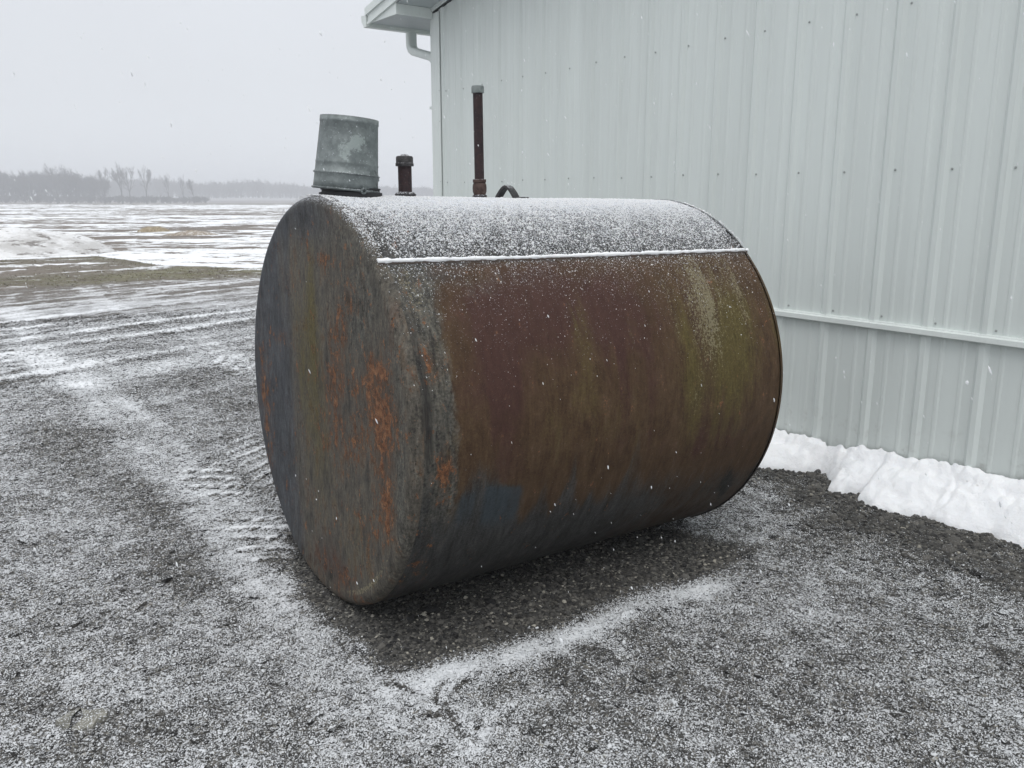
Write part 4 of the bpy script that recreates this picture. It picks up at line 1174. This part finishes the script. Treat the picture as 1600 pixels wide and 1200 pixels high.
# ear with its eyelet at the mouth, hook of bent wire beside it
ea = 0.52
cA = on_pail(ea, 0.001, 0.006); t_ = np.array([-sin(va + ea), cos(va + ea), 0]); o_ = np.array([cos(va + ea), sin(va + ea), 0])
mb = MB(); n_s = 20
outer = [cA + 0.0125 * (cos(a) * t_ + sin(a) * np.array([0, 0, 1])) for a in np.linspace(0, 2 * pi, n_s, endpoint=False)]
inner = [cA + 0.0050 * (cos(a) * t_ + sin(a) * np.array([0, 0, 1])) for a in np.linspace(0, 2 * pi, n_s, endpoint=False)]
vs = [p + o_ * 0.003 for p in outer] + [p + o_ * 0.003 for p in inner] + [p - o_ * 0.002 for p in outer] + [p - o_ * 0.002 for p in inner]
fs = []
for k in range(n_s):
    k2 = (k + 1) % n_s
    fs += [(k, k2, n_s + k2, n_s + k), (k2, k, 2 * n_s + k, 2 * n_s + k2), (n_s + k, n_s + k2, 3 * n_s + k2, 3 * n_s + k), (2 * n_s + k2, 2 * n_s + k, 3 * n_s + k, 3 * n_s + k2)]
mb.add(vs, fs); ear = mb.build('ear', M_galv, pail)
mb = MB(); mb.tube([cA + 0.0075 * (cos(a) * t_ + sin(a) * np.array([0, 0, 1])) + o_ * 0.0035 for a in np.linspace(0, 2 * pi, 17)], 0.0020, 6, cap=False); mb.build('eyelet', M_galvd, ear)
mb = MB()
mb.tube([on_pail(0.98, 0.082, 0.004), on_pail(1.03, 0.066, 0.010), on_pail(1.09, 0.052, 0.014), on_pail(1.05, 0.036, 0.012), on_pail(1.10, 0.026, 0.006)], 0.0022, 6)
mb.tube([on_pail(1.12, 0.076, 0.006), on_pail(1.08, 0.060, 0.012), on_pail(1.14, 0.044, 0.012)], 0.0020, 6)
mb.build('wire_hook', M_galvd, pail)

# ================================================================== GRAVEL AND SNOW GRAINS ON THE YARD
m = new_mat('gravel', rough=0.85, spec=0.3); n = N(m)
tint = n.attr('tint', kind='INSTANCER'); sn = n.attr('snow', kind='INSTANCER')
P = n.geom('Position')
c = n.ramp(tint, [(0.0, (0.013, 0.013, 0.014)), (0.5, (0.064, 0.062, 0.058)), (0.80, (0.128, 0.121, 0.109)), (0.93, (0.20, 0.19, 0.165)), (1.0, (0.36, 0.34, 0.29))])
c = n.mix(n.ss(n.noise(P, 90, 3), 0.4, 0.7, 0, 0.25), c, (0.07, 0.066, 0.058))
nz = n.sep(n.geom('Normal'), 2)
v = n.math('ADD', n.noise(P, 190, 3, 0.65), n.math('MULTIPLY', n.math('SUBTRACT', nz, 0.75), 0.12))
th_ = n.lin(sn, 0, 1, 0.72, 0.36)
c = n.mix(n.ss(v, n.math('SUBTRACT', th_, 0.03), n.math('ADD', th_, 0.04)), c, (0.60, 0.615, 0.63))
n.set('Base Color', c)
n.link(n.bump(n.noise(P, 240, 2), 0.002, 0.6), n.b.inputs['Normal'])
M_gravel = m

def yard_points(N_, r0, r1, seed):
    g = np.random.default_rng(seed)
    r = np.exp(g.uniform(np.log(r0), np.log(r1), N_)); a = np.radians(g.uniform(-12, 84, N_))
    x, y = r * np.sin(a), r * np.cos(a)
    ok = x < 4.36
    return x[ok], y[ok], r[ok], g
x, y, r, g = yard_points(300000, 1.05, 13.0, 11)
sn_, gr_, so_, un_ = ground_masks(x, y)
size = np.maximum(g.lognormal(0, 0.42, len(x)) * 0.0048, 0.0012 * r) * (1 + 0.7 * smooth(1.0, 0.2, edge_x(y) - x))
big = g.random(len(x)) < 0.012
size = np.where(big & (r < 8), size * 1.9, size)
keep = g.random(len(x)) < (0.95 - 0.60 * smooth(0.70, 1.05, sn_))
# wheel tracks press the stones in
gain, rut = bands(x, y)
keep &= g.random(len(x)) > 0.6 * np.clip(rut, 0, 1)
x, y, r, size, sn_, un_ = x[keep], y[keep], r[keep], size[keep], sn_[keep], un_[keep]
z = ground_height(x, y) + size * 0.05
tint = g.beta(2.0, 2.6, len(x)) - 0.10 * un_ + 0.75 * un_ * g.random(len(x)) ** 5 + 0.16 * smooth(3.5, 4.0, x) * g.random(len(x))
tint = np.where(size > 0.011, np.minimum(tint, 0.7), tint)
scatter('gravel', np.stack([x, y, z], 1), np.stack([g.normal(0, .35, len(x)), g.normal(0, .35, len(x)), g.uniform(0, 6.28, len(x))], 1),
        np.stack([size * g.uniform(.9, 1.7, len(x)), size * g.uniform(.8, 1.2, len(x)), size * g.uniform(.45, .8, len(x))], 1), M_gravel,
        attrs={'snow': sn_, 'tint': np.clip(tint, 0, 1)}, lump=0.35)['kind'] = 'stuff'

x, y, r, g = yard_points(270000, 1.05, 9.0, 12)
sn_, gr_, so_, un_ = ground_masks(x, y)
cl = fbm(x * 28, y * 28, 300, 3)
keep = g.random(len(x)) < np.clip(sn_ * 1.05 - 0.02, 0, 1) * smooth(0.22, 0.62, cl) * 1.2
x, y, r = x[keep], y[keep], r[keep]
size = np.maximum(g.lognormal(0, 0.38, len(x)) * 0.0018, 0.00052 * r)
z = ground_height(x, y) + size * 0.6 + 0.002 * g.random(len(x))
scatter('snow_dusting', np.stack([x, y, z], 1), np.stack([g.normal(0, .5, len(x)), g.normal(0, .5, len(x)), g.uniform(0, 6.28, len(x))], 1),
        np.stack([size * g.uniform(.9, 1.9, len(x)), size * g.uniform(.8, 1.3, len(x)), size * g.uniform(.5, .8, len(x))], 1), new_mat('powder_snow', (0.62, 0.635, 0.65), 0.9, 0, 0.1), lump=0.3)['kind'] = 'stuff'

# a flat pale stone that lies bare in the yard
mb = MB(); nst = 14
random.seed(5)
top = []; bot = []
for k in range(nst):
    a = 2 * pi * k / nst; rr_ = 1 + random.uniform(-0.22, 0.16)
    bot.append((0.085 * rr_ * cos(a), 0.058 * rr_ * sin(a), -0.02)); top.append((0.075 * rr_ * cos(a), 0.050 * rr_ * sin(a), 0.012 + random.uniform(-.004, .006)))
vs = bot + top + [(0.01, 0.0, 0.019), (-0.03, 0.01, 0.016)]
fs = [(k, (k + 1) % nst, nst + (k + 1) % nst, nst + k) for k in range(nst)]
for k in range(nst): fs.append((nst + k, nst + (k + 1) % nst, 2 * nst if cos(2 * pi * (k + .5) / nst) > -0.1 else 2 * nst + 1))
fs += [(nst + 3, 2 * nst, 2 * nst + 1)] if False else []
mb.add(vs, fs)
m = new_mat('pale_stone', (0.22, 0.21, 0.18), 0.9); n = N(m); P = n.coord('Object')
c = n.ramp(n.noise(P, 30, 6, 0.7), [(0.35, (0.10, 0.098, 0.085)), (0.55, (0.20, 0.195, 0.165)), (0.7, (0.30, 0.29, 0.25))])
c = n.mix(n.ss(n.noise(P, 190, 3, 0.65), 0.56, 0.63), c, SNOW)
n.set('Base Color', c); n.link(n.bump(n.noise(P, 45, 5, 0.7), 0.01, 0.9), n.b.inputs['Normal'])
st = mb.build('flat_stone', m); st.location = (0.285, 2.70, 0.004); st.rotation_euler = (0.03, -0.02, -0.5)
tag(st, 'flat pale tan stone set in the gravel at the lower left', 'stone')

# ================================================================== GRASS ON THE VERGE
g = np.random.default_rng(21)
x = g.uniform(-6, 12, 12000); y = g.uniform(16.5, 27.5, 12000)
sn_, gr_, so_, un_ = ground_masks(x, y)
keep = g.random(len(x)) < np.clip(gr_ * 1.1 + 0.10 * so_, 0, 1) * smooth(0.9, 0.3, sn_)
x, y, gr_ = x[keep], y[keep], gr_[keep]; k = len(x)
z = ground_height(x, y)
# each tuft: three bent blades
blades_v = []; blades_f = []
hh = g.uniform(0.015, 0.035, (k, 3)); aa = g.uniform(0, 6.28, (k, 3)); ww = 0.008
b_ = np.zeros((k, 3, 3, 3))
for j in range(3):
    dx = np.cos(aa[:, j]); dy = np.sin(aa[:, j])
    b_[:, j, 0] = np.stack([x - dy * ww, y + dx * ww, z - 0.01], 1); b_[:, j, 1] = np.stack([x + dy * ww, y - dx * ww, z - 0.01], 1)
    b_[:, j, 2] = np.stack([x + dx * 0.05, y + dy * 0.05, z + hh[:, j]], 1)
m = new_mat('winter_grass', (0.12, 0.12, 0.06), 0.9); n = N(m); P = n.coord('Object')
n.set('Base Color', n.ramp(n.noise(P, 1.6, 5, 0.8), [(0.36, (0.075, 0.060, 0.042)), (0.5, (0.120, 0.112, 0.055)), (0.62, (0.27, 0.24, 0.17))]))
o = np_mesh('verge_grass', b_.reshape(-1, 3), np.arange(k * 9).reshape(-1, 3), m, smooth_=False, tri=True)
o['kind'] = 'stuff'

# ================================================================== BARE TREES AND WOODS
m = new_mat('bark_far', (0.075, 0.068, 0.062), 0.9)
M_bark = m
def grow_tree(h, seed, spread=0.5, density=1.0, trunk_r=0.16, lean=0.0):
    """a bare tree: the trunk forks into leaders that fork again and again down to twigs"""
    rd = random.Random(seed)
    trunk = MB(); crown = MB()
    def limb(p, d, L, r, mb, wob=0.12, nseg=3, sides=3):
        pts = [p]; rads = [r]; cur = np.array(p, float); dd = np.array(d, float)
        for i in range(nseg):
            dd = dd + np.array([rd.uniform(-1, 1), rd.uniform(-1, 1), rd.uniform(-0.5, 0.7)]) * wob
            dd /= np.linalg.norm(dd)
            cur = cur + dd * L / nseg
            pts.append(cur.copy()); rads.append(r * (1 - 0.35 * (i + 1) / nseg))
        mb.tube(pts, rads, sides, cap=False)
        return pts, dd
    def turn(d, ang):
        d = np.array(d, float); a = rd.uniform(0, 2 * pi)
        u = np.cross(d, [0.3, 0.5, 0.81]); u /= np.linalg.norm(u); w = np.cross(d, u)
        v = d * cos(ang) + (u * cos(a) + w * sin(a)) * sin(ang)
        return v / np.linalg.norm(v)
    def fork(p, d, L, r, depth):
        if depth == 0: return
        n_ = 3 if (depth >= 4 and rd.random() < 0.5 * density) else 2
        for k in range(n_):
            ang = rd.uniform(0.22, 0.62) * (0.6 + spread)
            nd = turn(d, ang); nd[2] += 0.10; nd /= np.linalg.norm(nd)
            l = L * rd.uniform(0.70, 0.95)
            q, qd = limb(p, nd, l, r * rd.uniform(0.62, 0.78), crown)
            for t in range(2 if depth > 2 else 1):
                if rd.random() < 0.8 * density:
                    i = rd.randint(1, len(q) - 1)
                    sd = turn(qd, rd.uniform(0.6, 1.2))
                    sq, sdd = limb(q[i], sd, l * rd.uniform(0.5, 0.8), r * 0.35, crown, 0.2)
                    if depth > 2: fork(sq[-1], sdd, l * 0.5, r * 0.3, min(depth - 2, 2))
            fork(q[-1], qd, l * 0.86, r * 0.70, depth - 1)
    bole = h * rd.uniform(0.24, 0.32)
    tp, td = limb((0, 0, -0.3), (lean, 0.02, 1), bole + 0.3, trunk_r, trunk, 0.05, 4, 6)
    fork(tp[-1], td, h * 0.185, trunk_r * 0.85, 6)
    # stretch to the wanted height and width
    V = np.array(crown.v); top = V[:, 2].max(); k = (h - bole) / (top - bole)
    wd = np.abs(V[:, :2] - tp[-1][:2]).max(); kw = spread * h * 0.62 / wd
    def fix(v):
        f = max(v[2] - bole, 0) / (top - bole); g_ = 1 + (kw - 1) * min(1, f * 4)
        cx, cy = tp[-1][0], tp[-1][1]
        return (cx + (v[0] - cx) * g_, cy + (v[1] - cy) * g_, bole + (v[2] - bole) * k if v[2] > bole else v[2])
    crown.v = [fix(v) for v in crown.v]
    return trunk, crown
def tree_thing(h, seed, az, dist, label, **k):
    x, y = dist * sin(radians(az)), dist * cos(radians(az))
    z = float(ground_height(np.array([x]), np.array([y]))[0])
    t = empty('bare_tree', (x, y, z))
    tr, cr = grow_tree(h, seed, **k)
    a = tr.build('trunk', M_bark, t); b = cr.build('crown', M_bark, t)
    tag(t, label, 'tree', 'bare trees standing before the woods')
    return t, b
def az_of(px): return 35.85 + math.degrees(math.atan((px - 800) / (1319 / cos(radians(12.47)) + 65)))
T = []
T.append(tree_thing(14.6, 31, az_of(162), 330, 'tallest bare tree on the horizon, with a wide forked crown', spread=0.44, trunk_r=0.32, density=1.15))
T.append(tree_thing(13.4, 37, az_of(175), 336, 'bare tree close on the right of the tallest one, sharing its crown', spread=0.40, trunk_r=0.28, density=1.2))
T.append(tree_thing(13.2, 33, az_of(202), 325, 'narrow bare tree on the horizon, second clump from the tall wide one', spread=0.33, trunk_r=0.30, density=1.25))
T.append(tree_thing(11.2, 35, az_of(240), 330, 'slender bare tree leaning over the right of the narrow one', spread=0.30, trunk_r=0.20, lean=-0.14))
T.append(tree_thing(10.4, 39, az_of(262), 330, 'thin upright bare tree with few limbs, right of the leaning one', spread=0.24, trunk_r=0.20, density=0.7))
T.append(tree_thing(8.8, 41, az_of(279), 322, 'small round-topped bare tree, rightmost single tree of the horizon', spread=0.42, trunk_r=0.16))
T.append(tree_thing(13.6, 43, az_of(55), 330, 'bare tree rising a little over the wood at the far left', spread=0.42, trunk_r=0.24))
T.append(tree_thing(13.8, 45, az_of(75), 334, 'bare tree poking above the wood, left of the gap before the tall ones', spread=0.40, trunk_r=0.24, density=1.2))
T.append(tree_thing(12.6, 47, az_of(133), 330, 'bare tree at the right end of the dense wood', spread=0.42, trunk_r=0.24, density=1.1))

def woods(name, az0, az1, r0, r1, hmin, hmax, count, seed, taper=None, bush=False):
    g = np.random.default_rng(seed)
    a = g.uniform(az0, az1, count); r = g.uniform(r0, r1, count)
    x, y = r * np.sin(np.radians(a)), r * np.cos(np.radians(a))
    z = ground_height(x, y)
    h = g.uniform(hmin, hmax, count) * (0.88 + 0.24 * fbm(a * 0.8, a * 0, seed, 3))
    if taper is not None: h = h * taper(a)
    s = h / 13.4
    scl = np.stack([s * g.uniform(.9, 1.35, count), s * g.uniform(.9, 1.35, count), s], 1)
    if bush: scl = np.stack([s * 2.6, s * 2.6, s], 1)
    o = scatter(name, np.stack([x, y, z - (1.0 if not bush else 0.4)], 1), np.stack([0 * a, 0 * a, g.uniform(0, 6.28, count)], 1), scl, None,
                attrs={'pick': np.floor(g.random(count) * 4)}, source=[T[0][1], T[1][1], T[7][1], T[8][1]])
    o['kind'] = 'stuff'
    return o
woods('near_wood', -22, az_of(132), 336, 395, 10.6, 12.4, 950, 51, taper=lambda a: np.interp(a, [az_of(0), az_of(40), az_of(90), az_of(140)], [1.0, 1.06, 0.98, 0.90]))
woods('far_wood', az_of(110), 44, 520, 640, 12.4, 14.8, 1500, 52, taper=lambda a: np.interp(a, [az_of(130), az_of(200), az_of(290), az_of(330), az_of(375), az_of(430), az_of(480), 44], [1.0, 1.02, 0.93, 0.86, 0.95, 0.86, 0.75, 0.8]))
woods('brushwood', -22, az_of(300), 322, 338, 2.2, 3.4, 900, 53, bush=True)

# ================================================================== FALLING SNOW
M_flake = bpy.data.materials.new('snowflake'); M_flake.use_nodes = True
nt = M_flake.node_tree; nt.nodes.clear()
_o = nt.nodes.new('ShaderNodeOutputMaterial'); _d = nt.nodes.new('ShaderNodeBsdfDiffuse'); _t = nt.nodes.new('ShaderNodeBsdfTranslucent'); _m = nt.nodes.new('ShaderNodeMixShader')
_d.inputs[0].default_value = _t.inputs[0].default_value = (0.95, 0.96, 0.97, 1)
nt.links.new(_d.outputs[0], _m.inputs[1]); nt.links.new(_t.outputs[0], _m.inputs[2]); nt.links.new(_m.outputs[0], _o.inputs['Surface'])
g = np.random.default_rng(61)
NF = 5200
r = 1.5 + 7.5 * g.random(NF) ** 0.8; a = np.radians(g.uniform(-10, 82, NF))
x, y = r * np.sin(a), r * np.cos(a); z = g.uniform(0.05, 3.6, NF)
ok = (x < 4.25)
dx, dy = x - TX, y - TY
s = dx * AX[0] + dy * AX[1]; q = dx * SX[0] + dy * SX[1]
ok &= ~((s > -0.05) & (s < TL + 0.05) & (np.hypot(q, z - TR) < TR + 0.02))
ok &= ~((np.hypot(x - bx, y - by) < 0.16) & (z > 1.5) & (z < 2.0))
x, y, z, r = x[ok], y[ok], z[ok], r[ok]; k = len(x)
sz = np.clip(g.lognormal(0, 0.45, k) * 0.00115, 0.0006, 0.0034)
tilt = g.normal(0.35, 0.12, k)
scatter('falling_snow', np.stack([x, y, z], 1), np.stack([g.normal(0, .15, k), -tilt, g.normal(-0.6, .4, k)], 1),
        np.stack([sz * g.uniform(.6, 1.1, k), sz * g.uniform(.6, 1.1, k), sz * g.uniform(1.3, 3.2, k)], 1), M_flake, lump=0.35)['kind'] = 'stuff'

# ================================================================== SNOWY AIR
HAZE = True
if HAZE:
    mb = MB(); mb.box((-900, -900, -2.6), (900, 900, 17.5))
    m = bpy.data.materials.new('haze_air'); m.use_nodes = True
    nt = m.node_tree; nt.nodes.clear()
    out = nt.nodes.new('ShaderNodeOutputMaterial'); pv = nt.nodes.new('ShaderNodeVolumePrincipled')
    pv.inputs['Color'].default_value = (0.93, 0.955, 1.0, 1); pv.inputs['Density'].default_value = 0.0022; pv.inputs['Anisotropy'].default_value = 0.2
    nt.links.new(pv.outputs[0], out.inputs['Volume'])
    hz = mb.build('haze', m); hz['kind'] = 'stuff'
